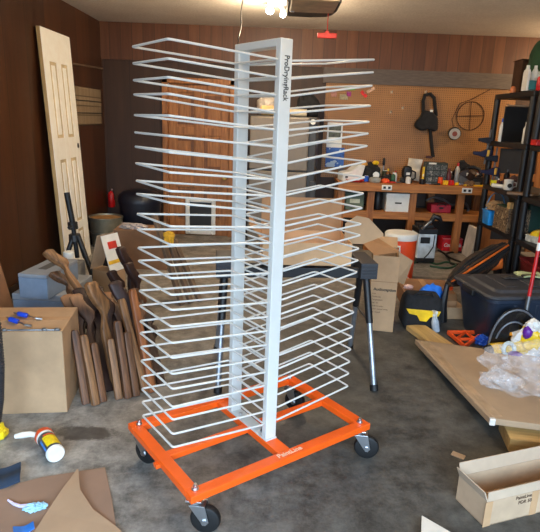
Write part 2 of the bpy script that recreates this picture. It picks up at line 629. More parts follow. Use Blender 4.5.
# wire shelves: closed rectangular loops
WR = .0042
def rounded_loop(pts, rc, n=4):
    out = []
    N = len(pts)
    for i in range(N):
        p, a, b = Vector(pts[i]), Vector(pts[i-1]), Vector(pts[(i+1) % N])
        da, db = (a-p).normalized(), (b-p).normalized()
        p0, p1 = p+da*rc, p+db*rc
        for k in range(n+1):
            t = k/n
            out.append((1-t)**2*p0+2*t*(1-t)*p+t*t*p1)
    return out
for k in range(25):
    z = Z1+(Z25-Z1)*k/24
    for s, zt, zv in ((-1, LT[k], LV[k]), (1, RV[k], RT[k])):
        u0 = s*(MW/2+WR)
        pts = [(u0, -ME, z), (s*ML, -ME, z+zv), (s*ML, ME, z+zt), (u0, ME, z)]
        MB().tube(rounded_loop(pts, .012), WR, 7, True).build('wire_shelf', CREAM, rk, 0, True)

# ------------------------------------------------------------------ cartons
def open_carton(root, w, d, h, flaps, mt, mi, th=.004):
    """w along x, d along y; flaps: list of (side, length, angle from vertical outwards deg)"""
    m = MB()
    m.box((0, 0, th/2), (w, d, th))
    m.box((-w/2+th/2, 0, h/2), (th, d, h)).box((w/2-th/2, 0, h/2), (th, d, h))
    m.box((0, -d/2+th/2, h/2), (w-2*th, th, h)).box((0, d/2-th/2, h/2), (w-2*th, th, h))
    b = m.build('box_body', mt, root)
    for side, ln, ang in flaps:
        a = R(ang)
        if side in ('front', 'back'):
            s = -1 if side == 'front' else 1
            mm = MB().box((0, 0, ln/2), (w-.004, th, ln))
            mm.build('flap', mi, root, loc=(0, s*(d/2-th/2), h+.001), rot=(-s*a, 0, 0))
        else:
            s = -1 if side == 'left' else 1
            mm = MB().box((0, 0, ln/2), (th, d-.004, ln))
            mm.build('flap', mi, root, loc=(s*(w/2-th/2), 0, h+.001), rot=(0, s*a, 0))
    return b

# big closed carton, left foreground
bx = thing('cardboard_box', 'large closed plain cardboard box at left with blue tools on top', 'box', (-1.372, 2.66, 0), .13)
m = MB().box((0, 0, .226), (.66, .36, .452))
m.build('box_body', CARD, bx, .004)
MB().box((0, 0, .4525), (.66, .05, .001)).build('tape', TAPE, bx)

# open carton on the folding stand
ST = thing('folding_stand', 'black folding work stand with silver tubular legs behind the drying rack', 'stand', (.15, 3.14, 0), .11)
m = MB()
for s in (-1, 1):
    m = MB().box((s*.42, .03, .67), (.10, .30, .095))
    for q in range(4):
        m.box((s*.42, -.12, .635+q*.02), (.09, .008, .008))
    m.build('end_block', mat('charcoal_plastic', (46, 48, 54), .5), ST, .004)
MB().box((0, -.05, .645), (.78, .04, .06)).box((0, .05, .645), (.78, .04, .06)).build('beam', BLACKP, ST, .004)
for s in (-1, 1):
    for q in (-1, 1):
        p0, p1 = Vector((s*.42, q*.06, .63)), Vector((s*.455, q*.3, .0))
        lg = MB().cyl(p0.lerp(p1, .38), p0.lerp(p1, .97), .0165).build('leg', mat('dull_leg_steel', (150, 154, 160), .38, metal=.7), ST, 0, True)
        MB().cyl(p0, p0.lerp(p1, .42), .021).build('upper_sleeve', BLACKP, lg, 0, True)
        MB().cyl(p0.lerp(p1, .95), p1, .024).build('foot', RUBBER, lg, 0, True)
    MB().cyl((s*.44, -.16, .36), (s*.44, .16, .36), .006, seg=8).build('brace', GREYM, ST)
cb = thing('open_carton', 'open cardboard carton with raised flaps on the folding stand', 'box', (.195, 3.14, .721), .06)
open_carton(cb, .50, .36, .13, [('back', .20, 12), ('left', .12, 40)], mat('warm_cardboard', (208, 168, 126), .85, var=.05), mat('warm_cardboard_inside', (170, 132, 96), .85, var=.05))
m = MB()
m.prism([(-.02, 0), (-.01, .12), (.06, .165), (.135, .15), (.225, .06), (.225, .045), (.1, -.0)], .004, Matrix.Translation((.246, -.05, .10)) @ Matrix.Rotation(.15, 4, 'Z') @ Matrix.Rotation(PI/2-.25, 4, 'X'))
m.build('flap', CARD, cb)

# tall carton standing on the floor behind the rack
tb = thing('tall_carton', 'tall open cardboard carton printed with black text beside the folding stand', 'box', (.865, 3.985, 0), -.16)
open_carton(tb, .19, .30, .58, [('back', .12, 60)], CARD, CARD)
tinv = (Matrix.Translation((.865, 3.985, 0)) @ Matrix.Rotation(-.16, 4, 'Z')).inverted()
for quad, mt_q in (((dp(375, 256, 3.86), dp(400, 252, 3.83), dp(370, 233, 4.22), dp(353, 234, 4.14)), CARD_IN), ((dp(399, 252, 3.825), dp(413, 261, 3.90), dp(404, 285, 3.93), dp(396, 281, 3.825)), CARD)):
    q = [tinv @ p_ for p_ in quad]
    m = MB()
    off = Vector((0, -.003, .002))
    tv = [m.bm.verts.new(p_+off) for p_ in q]
    bv = [m.bm.verts.new(p_) for p_ in q]
    m.bm.faces.new(tv)
    m.bm.faces.new(list(reversed(bv)))
    for k_ in range(4):
        m.bm.faces.new((tv[k_], bv[k_], bv[(k_+1) % 4], tv[(k_+1) % 4]))
    m.build('flap', mt_q, tb)
MB().box((0, -.1502, .385), (.19, .001, .004)).build('crease', mat('crease_brown', (130, 102, 74), .9), tb)
text('Audiocaption', .030, INK, tb, (-.072, -.1506, .325), (PI/2, 0, 0), 'lettering', bold=.0008, align='LEFT')
for i, s_ in enumerate(('Line', 'Model size', 'Temperature', 'Net  wt', 'Made to order', 'Color: natural white', 'Qty of pack')):
    text(s_, .015, INK_B, tb, (-.08, -.1506, .292-.024*i), (PI/2, 0, 0), 'lettering', align='LEFT')

# open carton front right
bxr = thing('open_box', 'open shipping box with packing tape at the front right corner', 'box', (1.135, 1.987, 0), R(20))
open_carton(bxr, .62, .17, .112, [('back', .055, 14), ('left', .05, 24), ('front', .04, -5), ('right', .1, 20)], CARD_PALE, mat('grey_pale_cardboard', (184, 162, 138), .85, var=.05, scale=5))
for x in (-.30, -.07):
    MB().box((x, -.0858, .056), (.035, .001, .112)).build('tape', TAPE, bxr)
text('PaintLine', .022, INK_B, bxr, (-.13, -.0862, .098), (PI/2, 0, 0))
text('PDR 50', .022, INK_B, bxr, (-.12, -.0862, .074), (PI/2, 0, 0))

# ------------------------------------------------------------------ flat carton slab, planks, plastic
SA, SB, SC = fl(415, 339, .075), fl(490, 418, .13), fl(508, 352, .07)
eu = (SC-SA).normalized()
ev = (SB-SA)
sl = thing('flat_carton', 'large flat cardboard carton lying on lumber at right', 'box', tuple(SA), 0)
nz = eu.cross(ev).normalized()
if nz.z < 0:
    nz = -nz
TH = .034
en = (fl(540, 424.5, .13)-SB).normalized()
q = [Vector((0, 0, 0)), eu*.95, ev+en*.85, ev+en*.12, ev]
m = MB()
tv = [m.bm.verts.new(p) for p in q]
bv = [m.bm.verts.new(p-nz*TH) for p in q]
m.bm.faces.new(tv)
m.bm.faces.new(list(reversed(bv)))
for k_ in range(5):
    m.bm.faces.new((tv[k_], bv[k_], bv[(k_+1) % 5], tv[(k_+1) % 5]))
m.build('box_body', mat('slab_cardboard', (162, 137, 109), .85, var=.06, scale=4), sl, .005)
m = MB()
m.bar(eu*.05+nz*.0005+ev*.02, ev*.97+eu*.05+nz*.0005, .05, .001, nz)
m.build('tape', mat('tan_tape_strip', (170, 143, 112), .35), sl)
m = MB().box((0, 0, 0), (.028, .022, .036)).build('corner_tape', mat('clear_tape', (214, 206, 196), .2), sl, .004, loc=ev+eu*.012-nz*.016, rot=(0, 0, -.15))
def plank(p0, p1, w, t, mt, label):
    p0, p1 = Vector(p0), Vector(p1)
    d = p1-p0
    r = thing('wood_plank', label, 'plank', p0, math.atan2(d.y, d.x))
    MB().box((d.length/2, 0, t/2), (d.length, w, t)).build('board', mt, r, .003)
    return r
plank((1.12, 3.90, .0), (1.45, 2.75, .0), .15, .038, LUMBER, 'yellow lumber plank sticking out behind the flat carton')
p = plank(tuple(fl(503, 440, .0)), (2.25, 2.26, 0), .20, .07, LUMBER, 'yellow timber plank under the near edge of flat carton')
plank((1.33, 2.24, 0), (2.25, 2.07, 0), .10, .05, LUMBERG, 'grey blue weathered plank in front of the yellow timber')
m = MB().blob((0, 0, .06), (.25, .22, .125), .34, 1.7, 5, 3, True).blob((-.22, -.06, .02), (.1, .07, .05), .4, 2, 4, 8, True)
fw = m.build('plastic_wrap', film_mat(), None, 0, True, loc=(1.545, 2.86, .118))
fw.scale = (1.08, 1.12, 1.05)
tag(fw, 'crumpled clear plastic wrap lying on the flat carton', 'plastic wrap')
fw.data.set_sharp_from_angle(angle=R(25))

# orange triangle square
t1 = fl(448, 331, .04)
t2 = fl(484, 331, .04)
t3 = fl(465, 345, .04)
cen = (t1+t2+t3)/3
m = MB()
tri = [t1, t2, t3]
for i in range(3):
    a, b = tri[i], tri[(i+1) % 3]
    m.bar(a-cen, b-cen, .016, .034)
mid = [(tri[i]+tri[(i+1) % 3])/2-cen for i in range(3)]
for i in range(3):
    m.bar(mid[i], mid[(i+1) % 3], .011, .026)
o = m.build('speed_square', ORP, None, .003, loc=(cen.x, cen.y, .03))
o.scale = (1, 1, .8)
tag(o, 'orange plastic triangle square lying on the floor by the dark tub', 'triangle square')

# dark tub with lid
TB = thing('storage_tub', 'large dark blue black storage tub with ridged lid at right', 'storage tub', (1.885, 3.86, 0), .16)
TB.scale = (1, 1, 1.1)
def rrect(hx, hy, r, z, n=5):
    out = []
    for cx, cy, a0 in ((hx-r, hy-r, 0), (-hx+r, hy-r, PI/2), (-hx+r, -hy+r, PI), (hx-r, -hy+r, 1.5*PI)):
        for k in range(n+1):
            a = a0+PI/2*k/n
            out.append(Vector((cx+r*math.cos(a), cy+r*math.sin(a), z)))
    return out
m = MB()
m.loft([rrect(.34, .20, .05, 0), rrect(.35, .21, .06, .012), rrect(.405, .255, .07, .31), rrect(.425, .27, .07, .312), rrect(.425, .27, .07, .338)])
for x in (-.2, -.05, .1, .25):
    m.bar((x, -.212, .03), (x*1.12, -.252, .30), .03, .012, (0, -1, 0))
m.build('tub_body', TUBM, TB, .004, True)
m = MB()
m.loft([rrect(.44, .285, .07, .339), rrect(.445, .29, .07, .352), rrect(.435, .28, .07, .366), rrect(.36, .215, .05, .368), rrect(.345, .20, .05, .385), rrect(.33, .185, .05, .386)])
for x in (-.2, 0, .2):
    m.box((x, 0, .388), (.09, .28, .008))
m.build('lid', mat('dark_lid', (48, 50, 56), .5, var=.1), TB, .004, True)
for s in (-1, 1):
    MB().box((s*.447, 0, .33), (.03, .16, .04)).build('latch', BLACKP, TB, .006)
o = MB().sheet((0, 0, 0), .2, .13, lambda u, v: .006*math.sin(6*u)+.004*math.cos(7*v), 10, 8, .012).build('foam_pad', mat('pale_green_foam', (168, 176, 130), .8), None, 0, True, loc=(1.97, 3.98, .434), rot=(0, 0, .2))
tag(o, 'pale green foam pad on the dark tub lid', 'pad')
tr = thing('scraper', 'silver metal scraper with black grip on the dark tub lid', 'scraper', (1.80, 3.90, .433), .25)
MB().box((0, 0, .006), (.16, .05, .004)).build('blade', STEEL, tr, .001)
MB().cyl((.08, 0, .014), (.2, 0, .014), .012, .01, 10).build('grip', BLACKP, tr, 0, True)

# bundle of folded straps and fabric behind the tub
bd = thing('folded_canopy_bag', 'long dark folded camp chair bundle with orange patches behind the tub', 'folded chair', (1.42, 4.10, 0), 0)
pA, pB = Vector((-.02, .02, .30)), Vector((.74, .90, .40))
m = MB()
path = [pA.lerp(pB, t) for t in (0, .12, .3, .5, .7, .88, 1)]
m.tube(path, [.02, .06, .095, .11, .10, .09, .05], 12)
m.build('bundle_cloth', camo('brown_black_camo', [(20, 16, 14), (58, 40, 28), (30, 24, 20), (86, 62, 40)], 14), bd, 0, True)
d = (pB-pA).normalized()
side = d.cross(Vector((0, 0, 1))).normalized()
for i in range(7):
    a = -.9+i*.3
    off = side*math.cos(a+.6)*.10+Vector((0, 0, 1))*math.sin(a+.9)*.10
    MB().tube([pA+off*.4, pA.lerp(pB, .3)+off*1.02, pA.lerp(pB, .6)+off*1.06, pB+off*.7], .009, 6).build('strap', [mat('brown_webbing', (74, 50, 32), .8), BLKCLOTH, BLKCLOTH, mat('orange_webbing', (226, 110, 30), .7)][i % 4], bd, 0, True)
MB().blob(pA.lerp(pB, .28)+Vector((-.0, -.055, .06)), (.035, .03, .025), .2, 3, 3, 5).build('orange_patch', mat('orange_cloth', (226, 110, 34), .8), bd, 0, True)
MB().blob(pA.lerp(pB, .80)+Vector((.02, -.05, -.05)), (.07, .05, .07), .2, 3, 3, 6).build('orange_patch', mat('orange_cloth', (226, 110, 34), .8), bd, 0, True)
MB().tube([pA+Vector((0, 0, 0)), pA+Vector((-.02, -.02, -.15)), (-.03, .0, 0)], [.02, .03, .04], 8).build('leg_frame', BLACKP, bd, 0, True)
MB().tube([pB, pB+Vector((.02, .06, -.2)), (.8, 1.0, .0)], [.05, .04, .04], 8).build('leg_frame', BLACKP, bd, 0, True)
o = MB().blob((0, 0, .06), (.09, .06, .08), .3, 3, 3, 4, True).build('blue_rag', mat('bright_blue_cloth', (36, 120, 230), .8), None, 0, True, loc=(1.31, 4.15, 0))
o.location.z = .0
o.location = (1.30, 4.18, .14)
tag(o, 'bright blue rag tucked at the left end of the dark tub', 'rag')
cr = thing('junk_crate', 'small dark crate of mixed odds and ends left of tub', 'crate', (1.30, 4.18, 0), .2)
m = MB().box((0, 0, .006), (.16, .22, .012))
for s in (-1, 1):
    m.box((s*.076, 0, .06), (.008, .22, .12)).box((0, s*.106, .06), (.144, .008, .12))
m.build('crate_body', BLACKP, cr, .003)
for i, (x, y, mt, n_, lb) in enumerate(((-.03, -.05, WHITEP, 'white_bottle', 'small white bottle lying in the crate left of tub'), (.03, -.05, REDP, 'red_can', 'small red can standing in the crate left of tub'))):
    rr = thing(n_, lb, 'bottle' if i == 0 else 'can', (1.30+x, 4.18+y, .013))
    MB().lathe([(.022, 0), (.024, .01), (.024, .10), (.014, .115), (.012, .125)], (0, 0, 0), 16).build('container', mt, rr, 0, True)
    MB().cyl((0, 0, .125), (0, 0, .145), .013, seg=12).build('cap', BLUEP if i == 0 else BLACKP, rr, 0, True)

# black scoop on a red pole leaning on the tub
sc = thing('scoop_shovel', 'black curved plastic scoop shovel on a red pole against the tub', 'shovel', (1.655, 3.475, .005), 0)
top = Vector((.16, .12, 1.18))
bot = Vector((.085, .02, .30))
MB().cyl(bot.lerp(top, .1), top, .0125, seg=14).build('pole', mat('red_pole_paint', (196, 28, 30), .35), sc, 0, True)
MB().cyl(bot, bot.lerp(top, .13), .016, seg=14).build('ferrule', GREYM, sc, 0, True)
MB().cyl(bot.lerp(top, .48), bot.lerp(top, .54), .0135, seg=14).build('label_band', WHITEP, sc, 0, True)
m = MB()
rings_o = []
pr = []
n = 16
front, back = [], []
for i in range(n+1):
    a = PI*i/n
    x = -.165*math.cos(a)*1.0
    z = .32*math.sin(a)**.75
    pr.append((x, z))
m = MB()
for j, (yo, sc_) in enumerate(((-.06, 1.0), (0, .97), (.03, .8))):
    pass
rg = []
for (yo, k) in ((-.05, 1.06), (-.035, 1.02), (-.01, .97), (.02, .8), (.035, .5)):
    rg.append([Vector((x*k, yo, z*k+.02)) for x, z in pr])
m.loft(rg)
m.build('scoop', mat('gloss_black_plastic', (18, 19, 22), .22), sc, .004, True)
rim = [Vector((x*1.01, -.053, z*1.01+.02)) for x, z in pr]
MB().tube(rim, .007, 8).build('rim', mat('scoop_highlight_grey', (92, 96, 104), .3), sc, 0, True)  # rim coloured lighter to stand in for its highlight
MB().tube([Vector((x*.72-.01, -.05, z*.74+.02)) for x, z in pr[2:-3]], .006, 8).build('highlight_arc', mat('scoop_highlight_grey', (92, 96, 104), .3), sc, 0, True)  # pale tube painting the inner highlight arc of the glossy scoop

# yellow drill, blue ring, bag, cloth, grey rod
dl = thing('power_drill', 'yellow and black power tool lying behind the plastic wrap', 'drill', (1.60, 3.40, .075), .25)
dl.scale = (1.25, 1.25, 1.25)
MB().lathe([(.02, -.1), (.036, -.095), (.04, -.04), (.038, .03), (.026, .05), (.024, .07)], (0, 0, 0), 18, (1, 0, 0)).build('housing', YEL, dl, 0, True)
MB().lathe([(.03, 0), (.034, .02), (.03, .03)], (-.12, 0, 0), 18, (1, 0, 0)).build('motor_cap', BLACKP, dl, 0, True)
MB().tube([(-.02, 0, -.01), (-.01, -.06, -.02), (.0, -.11, -.025)], [.022, .018, .02], 12).build('handle', BLACKP, dl, 0, True)
MB().lathe([(.02, .07), (.018, .11), (.008, .125)], (0, 0, 0), 14, (1, 0, 0)).build('chuck', GREYM, dl, 0, True)
m = MB()
m.tube([Vector((.042*math.cos(a), 0, .042*math.sin(a)+.055)) for a in [2*PI*k/24 for k in range(24)]], .014, 8, True)
o = m.build('plastic_ring', mat('pale_blue_plastic', (186, 214, 226), .4), None, 0, True, loc=(1.64, 3.18, .131), rot=(-.3, 0, .3))
tag(o, 'pale blue plastic ring standing beside the yellow tool', 'ring')
o.location = (1.60, 3.33, .045)
sn = thing('snack_bag', 'crumpled yellow white and purple plastic bag at the right edge', 'bag', (1.715, 3.40, .02), .1)
MB().blob((.03, 0, .11), (.11, .08, .13), .35, 2.0, 4, 11, True).build('bag_body', camo('yellow_white_print', [(240, 200, 30), (240, 200, 30), (236, 234, 230), (236, 234, 230)], 6, .35), sn, 0, True)
MB().blob((-.09, -.06, .04), (.055, .04, .03), .25, 3, 3, 12).build('purple_panel', mat('purple_film', (96, 30, 150), .35), sn, 0, True)
MB().blob((-.02, -.05, .20), (.03, .03, .045), .25, 3, 3, 13).build('purple_panel', mat('purple_film', (96, 30, 150), .35), sn, 0, True)
MB().blob((.02, -.04, .245), (.05, .04, .045), .3, 3, 3, 14).build('bag_top', WHITEP, sn, 0, True)
rd = thing('paint_brush', 'upright grey brush with orange tip beside the purple bag', 'brush', (1.635, 3.44, 0), (0, .05, 0))
MB().cyl((0, 0, 0), (0, 0, .16), .022, .018, 12).build('handle', GREYM, rd, 0, True)
MB().blob((0, 0, .175), (.03, .03, .02), .15, 3, 3, 2).build('tip', mat('orange_cap', (240, 150, 20), .5), rd, 0, True)
o = MB().blob((0, 0, .02), (.075, .06, .045), .4, 3, 4, 21, True).build('blue_cloth', mat('royal_blue_cloth', (30, 84, 190), .85), None, 0, True, loc=tuple(fl(486, 343, .01)))
o.location.z = .005
tag(o, 'crumpled royal blue cloth on the floor before the dark tub', 'cloth')

# scraps
a = fl(452, 454)
o = MB().box((0, 0, .003), (.06, .035, .004), (0, .03, 0)).build('cardboard_scrap', CARD_PALE, None, loc=(.925, 2.27, .0), rot=(0, 0, -.6))
tag(o, 'tiny cardboard scrap on the bare floor near the open box', 'scrap')
m = MB()
pts = [fl(422, 514, .05), fl(470, 540, .05), fl(520, 575, .05), fl(420, 575, .05)]
cc = sum(pts, Vector())/4
m.prism([(p.x-cc.x, p.y-cc.y) for p in pts], .005)
o = m.build('cardboard_flap', mat('white_corrugated', (206, 196, 182), .85, var=.04), None, loc=(cc.x, cc.y, .03), rot=(.05, 0, 0))
tag(o, 'pale corrugated cardboard sheet at the bottom right edge', 'cardboard')

# ------------------------------------------------------------------ tool bag, cartons behind it
tbg = thing('tool_bag', 'black fabric tool bag with a yellow strap panel on the floor', 'tool bag', (1.18, 4.02, 0), -.05)
tbg.scale = (.84, 1, .97)
m = MB()
m.loft([rrect(.16, .11, .03, 0), rrect(.175, .125, .04, .03), rrect(.17, .12, .04, .16), rrect(.165, .10, .05, .22), rrect(.14, .06, .03, .265)])
m.build('bag_body', BLKCLOTH, tbg, .01, True)
m = MB()
m.prism([(-.16, .17), (.15, .16), (.13, .12), (.06, .11), (.03, .07), (-.03, .075), (-.06, .12), (-.13, .13)], .012, Matrix.Translation((0, -.124, 0)) @ Matrix.Rotation(PI/2, 4, 'X'))
m.build('yellow_panel', YEL, tbg, .004)
MB().tube([(-.09, -.06, .25), (-.06, -.08, .29), (.06, -.08, .29), (.09, -.06, .25)], .009, 8).build('handle', BLKCLOTH, tbg, 0, True)
sb = thing('spray_bottle', 'clear spray bottle with white trigger leaning on the tool bag', 'bottle', (1.275, 3.87, 0), (-.15, -.15, .3))
sb.scale = (.85, .85, .85)
MB().lathe([(.03, 0), (.034, .01), (.034, .09), (.022, .13), (.013, .145)], (0, 0, 0), 18).build('bottle_body', mat('cloudy_plastic', (170, 180, 190), .15), sb, 0, True)
MB().cyl((0, 0, .143), (0, 0, .165), .016, seg=14).box((0, -.012, .182), (.022, .07, .026)).bar((0, -.04, .175), (0, -.03, .125), .01, .006).build('trigger', WHITEP, sb, .003)
fb = thing('shallow_carton', 'closed shallow cardboard carton behind the tool bag', 'box', (1.37, 4.60, 0), -.06)
MB().box((0, 0, .07), (.44, .44, .14)).build('box_body', CARD_DARK, fb, .004)
MB().box((0, 0, .1405), (.05, .44, .001)).build('tape', TAPE, fb)
fb2 = thing('small_open_carton', 'small open cardboard carton right of the tool bag', 'box', (1.50, 4.24, 0), .06)
open_carton(fb2, .15, .17, .10, [('left', .06, 10), ('back', .06, 30)], CARD, CARD_IN)
o = MB().box((0, 0, .02), (.06, .03, .04)).build('orange_pouch', ORP, None, .01, loc=(1.55, 4.5, .1405))
tag(o, 'small orange pouch on the shallow carton by the tub', 'pouch')
o = MB().blob((0, 0, .01), (.04, .03, .022), .3, 3, 3, 31, True).build('paper_wad', mat('pinkish_paper', (226, 196, 196), .9), None, 0, True, loc=(1.20, 4.50, .143))
tag(o, 'pale pink crumpled paper on the shallow carton, left end', 'paper')
o = MB().blob((0, 0, .01), (.035, .025, .014), .3, 3, 3, 33, True).build('white_paper_wad', WHITEP, None, 0, True, loc=(1.37, 4.52, .143))
tag(o, 'small white paper wad on the middle of the shallow carton', 'paper')

# orange water cooler
cl = thing('water_cooler', 'round orange drinks cooler with white lid on the floor', 'cooler', (1.268, 5.22, 0), 0)
cl.scale = (1, 1, 1.06)
MB().lathe([(.138, 0), (.143, .015), (.152, .40), (.152, .41)], (0, 0, 0), 36).build('cooler_body', mat('orange_red_cooler', (232, 78, 34), .42, var=.03), cl, 0, True)
MB().lathe([(.156, .405), (.16, .412), (.16, .45), (.15, .462), (.06, .468), (.0, .468)], (0, 0, 0), 36).build('lid', WHITEP, cl, 0, True)
MB().tube([(-.118, -.112, .30), (-.125, -.14, .30), (-.125, -.14, .36), (-.045, -.17, .36), (-.045, -.17, .30), (-.04, -.148, .30)], .011, 8).build('handle', WHITEP, cl, 0, True)
MB().cyl((.06, -.135, .06), (.06, -.19, .06), .018, seg=12).build('tap', WHITEP, cl, 0, True)
# wet vacuum / machine
vc = thing('shop_vacuum', 'white and black wheeled shop machine with curved hose by the bench', 'vacuum', (1.725, 6.05, 0), .06)
vc.scale = (.84, 1, 1)
MB().box((0, 0, .20), (.25, .25, .28)).build('machine_body', mat('pale_blue_grey_plastic', (196, 208, 216), .4), vc, .012)
MB().box((-.03, -.1265, .27), (.13, .006, .07)).build('display_panel', BLACKP, vc, .003)
MB().box((0, 0, .37), (.26, .26, .06)).box((.0, .03, .41), (.2, .16, .04)).build('top_cover', BLACKP, vc, .01)
MB().box((0, 0, .045), (.25, .25, .05)).build('base', BLACKP, vc, .006)
for sx_, sy_ in ((-1, -1), (1, -1), (-1, 1), (1, 1)):
    MB().cyl((sx_*.105-.014, sy_*.1, .03), (sx_*.105+.014, sy_*.1, .03), .03, seg=18).build('wheel', RUBBER, vc, 0, True)
MB().tube([(-.11, -.05, .30), (-.08, -.12, .40), (-.02, -.13, .46), (.06, -.1, .50), (.08, -.1, .53)], .017, 10).build('hose', GREYM, vc, 0, True)
MB().tube([(.02, -.1, .47), (.06, -.11, .54), (.13, -.12, .52), (.16, -.12, .48)], [.022, .035, .03, .02], 12).build('nozzle', BLACKP, vc, 0, True)
MB().tube([(.09, -.13, .33), (.08, -.14, .2), (.02, -.15, .12), (-.05, -.15, .05)], .007, 8).build('cord', RUBBER, vc, 0, True)
# soda crate
ck = thing('soda_crate', 'red soda crate with white script lettering under the bench', 'crate', (dp(449, 247, 6.72).x, 6.72, 0), .03)
m = MB().box((0, 0, .008), (.25, .2, .016))
for s in (-1, 1):
    m.box((s*.1175, 0, .08), (.015, .2, .16)).box((0, s*.0925, .08), (.22, .015, .16))
m.build('crate_body', mat('crate_red', (206, 24, 36), .45), ck, .004)
MB().box((0, -.101, .155), (.25, .006, .01)).build('rim', mat('pale_red', (220, 120, 120), .5), ck)
text('Coca-Cola', .062, WHITEP, ck, (0.0, -.1016, .075), (PI/2, 0, 0), shear=.35, bold=.0018, sx=.8)
# cables on the floor
def cable(name, pts, r, mt, label, cat, n=10):
    P = [Vector(p) for p in pts]
    out = []
    for i in range(len(P)-1):
        p0, p1, p2, p3 = P[max(i-1, 0)], P[i], P[i+1], P[min(i+2, len(P)-1)]
        for k in range(n):
            t = k/n
            out.append(.5*((2*p1)+(-p0+p2)*t+(2*p0-5*p1+4*p2-p3)*t*t+(-p0+3*p1-3*p2+p3)*t**3))
    out.append(P[-1])
    o = MB().tube(out, r, 8).build(name, mt, None, 0, True)
    tag(o, label, cat)
    return o
cable('black_cable', [fl(438, 250, .012), fl(448, 256, .012), fl(452, 264, .012), fl(470, 262, .012), fl(472, 255, .012), fl(458, 252, .012), fl(446, 254, .014), fl(455, 260, .03), fl(476, 266, .012)], .011, RUBBER, 'looped black cable on the concrete beside the red crate', 'cable')
cable('garden_hose', [fl(414, 263, .012), fl(424, 260, .012), fl(436, 264, .012), fl(446, 262, .012), fl(456, 265, .012), fl(447, 268, .012), fl(430, 266, .012)], .011, mat('green_hose', (36, 84, 62), .5), 'green garden hose lying in front of the white machine', 'hose')
cable('hanging_cable', [(-.34, 5.46, 2.55), (-.345, 5.3, 2.42), (-.335, 5.2, 2.28), (-.35, 5.1, 2.17), (-.36, 5.3, 2.05)], .006, RUBBER, 'thin black cable hanging from the ceiling above the rack', 'cable')

# ------------------------------------------------------------------ fridge and the things on it
fg = thing('refrigerator', 'stainless fridge with dark sides standing behind the drying rack', 'refrigerator', (.12, 6.57, 0), -.12)
MB().box((0, .01, .775), (.76, .58, 1.53)).build('cabinet', mat('dark_grey_fridge_side', (52, 52, 52), .45), fg, .01)
FRM = mat('taupe_stainless', (118, 108, 95), .4, var=.04)
d1 = MB().box((-.035, -.305, .47), (.66, .05, .93)).build('lower_door', FRM, fg, .012)
d2 = MB().box((-.035, -.305, 1.24), (.66, .05, .58)).build('freezer_door', FRM, fg, .012)
MB().box((.335, -.304, .775), (.06, .046, 1.5)).build('side_strip', mat('dark_grey_fridge_side', (52, 52, 52), .45), fg, .004)
MB().lathe([(.03, 0), (.028, .006), (.0, .007)], (0, 0, 0), 20, (0, -1, 0)).build('badge', WHITEP, fg, 0, True, loc=(.335, -.3275, 1.49))
fg.children[-1].scale = (1.1, 1, .55)
zt = 1.541
o = MB().blob((0, 0, .12), (.12, .14, .14), .25, 2.2, 4, 41, True).build('white_bag', mat('grey_white_film', (190, 180, 168), .5), None, 0, True, loc=(-.10, 6.62, zt-.035))
tag(o, 'crumpled off-white plastic bag on top of the fridge', 'bag')
bl = thing('bread_box', 'cream rolled packet with lamplight tint on the fridge front', 'packet', (-.02, 6.42, zt+.001), 0)
MB().lathe([(.03, -.16), (.052, -.14), (.055, .12), (.03, .15)], (0, 0, .056), 20, (1, 0, 0)).build('roll', mat('lamplit_cream_paper', (226, 190, 130), .7), bl, 0, True)  # warm lamplight is put into the paper colour
MB().lathe([(.012, .15), (.03, .17), (.02, .19)], (0, 0, .056), 12, (1, 0, 0)).build('twist', mat('lamplit_cream_paper', (226, 190, 130), .7), bl, 0, True)
kt = thing('black_cap_bag', 'black soft bag slumped on the right of the fridge top', 'bag', (.37, 6.62, zt), 0)
MB().blob((0, 0, .1), (.14, .15, .17), .18, 2, 4, 43, True).build('bag_body', BLKCLOTH, kt, 0, True)
MB().tube([(-.06, -.1, .16), (-.08, -.12, .24), (-.02, -.12, .28), (.05, -.1, .2)], .008, 6).build('strap', BLKCLOTH, kt, 0, True)
rl = thing('paper_roll', 'pale paper roll lying on the fridge beside the black bag', 'paper roll', (.26, 6.40, zt+.042), -.08)
MB().lathe([(.02, -.09), (.041, -.09), (.041, .09), (.02, .09)], (0, 0, 0), 20, (1, .0, 0)).build('roll', mat('pale_tan_paper', (206, 190, 160), .8), rl, 0, True)
MB().cyl((-.093, 0, 0), (.093, 0, 0), .019, seg=14).build('core', CARD, rl, 0, True)

# ------------------------------------------------------------------ workbench
wb = thing('workbench', 'long brown timber workbench along the back wall', 'workbench', (0, 6.5, 0), 0)
BX0, BX1, BZ = .77, 2.62, .822
MB().box(((BX0+BX1)/2, .235, BZ-.02), (BX1-BX0, .47, .036)).build('worktop', BENCHW, wb, .004)
MB().box(((BX0+BX1)/2, -.02, BZ-.05), (BX1-BX0, .038, .098)).build('front_rail', BENCHW, wb, .004)
MB().box(((BX0+BX1)/2, .25, .465), (BX1-BX0-.04, .38, .03)).box(((BX0+BX1)/2, .03, .435), (BX1-BX0-.04, .038, .09)).build('lower_shelf', BENCHW, wb, .004)
for x in (.82, 1.175, 1.68, 2.25, 2.58):
    MB().box((x, .045, BZ/2-.05), (.085, .07, BZ-.1)).build('leg', BENCHV, wb, .004)
for x in (.82, 2.0, 2.58):
    MB().box((x, .42, BZ/2-.02), (.085, .07, BZ-.04)).build('leg', BENCHV, wb, .004)
MB().box(((BX0+BX1)/2, .45, .25), (BX1-BX0-.04, .012, .5)).build('back_panel', mat('dark_back_board', (38, 26, 18), .8), wb)
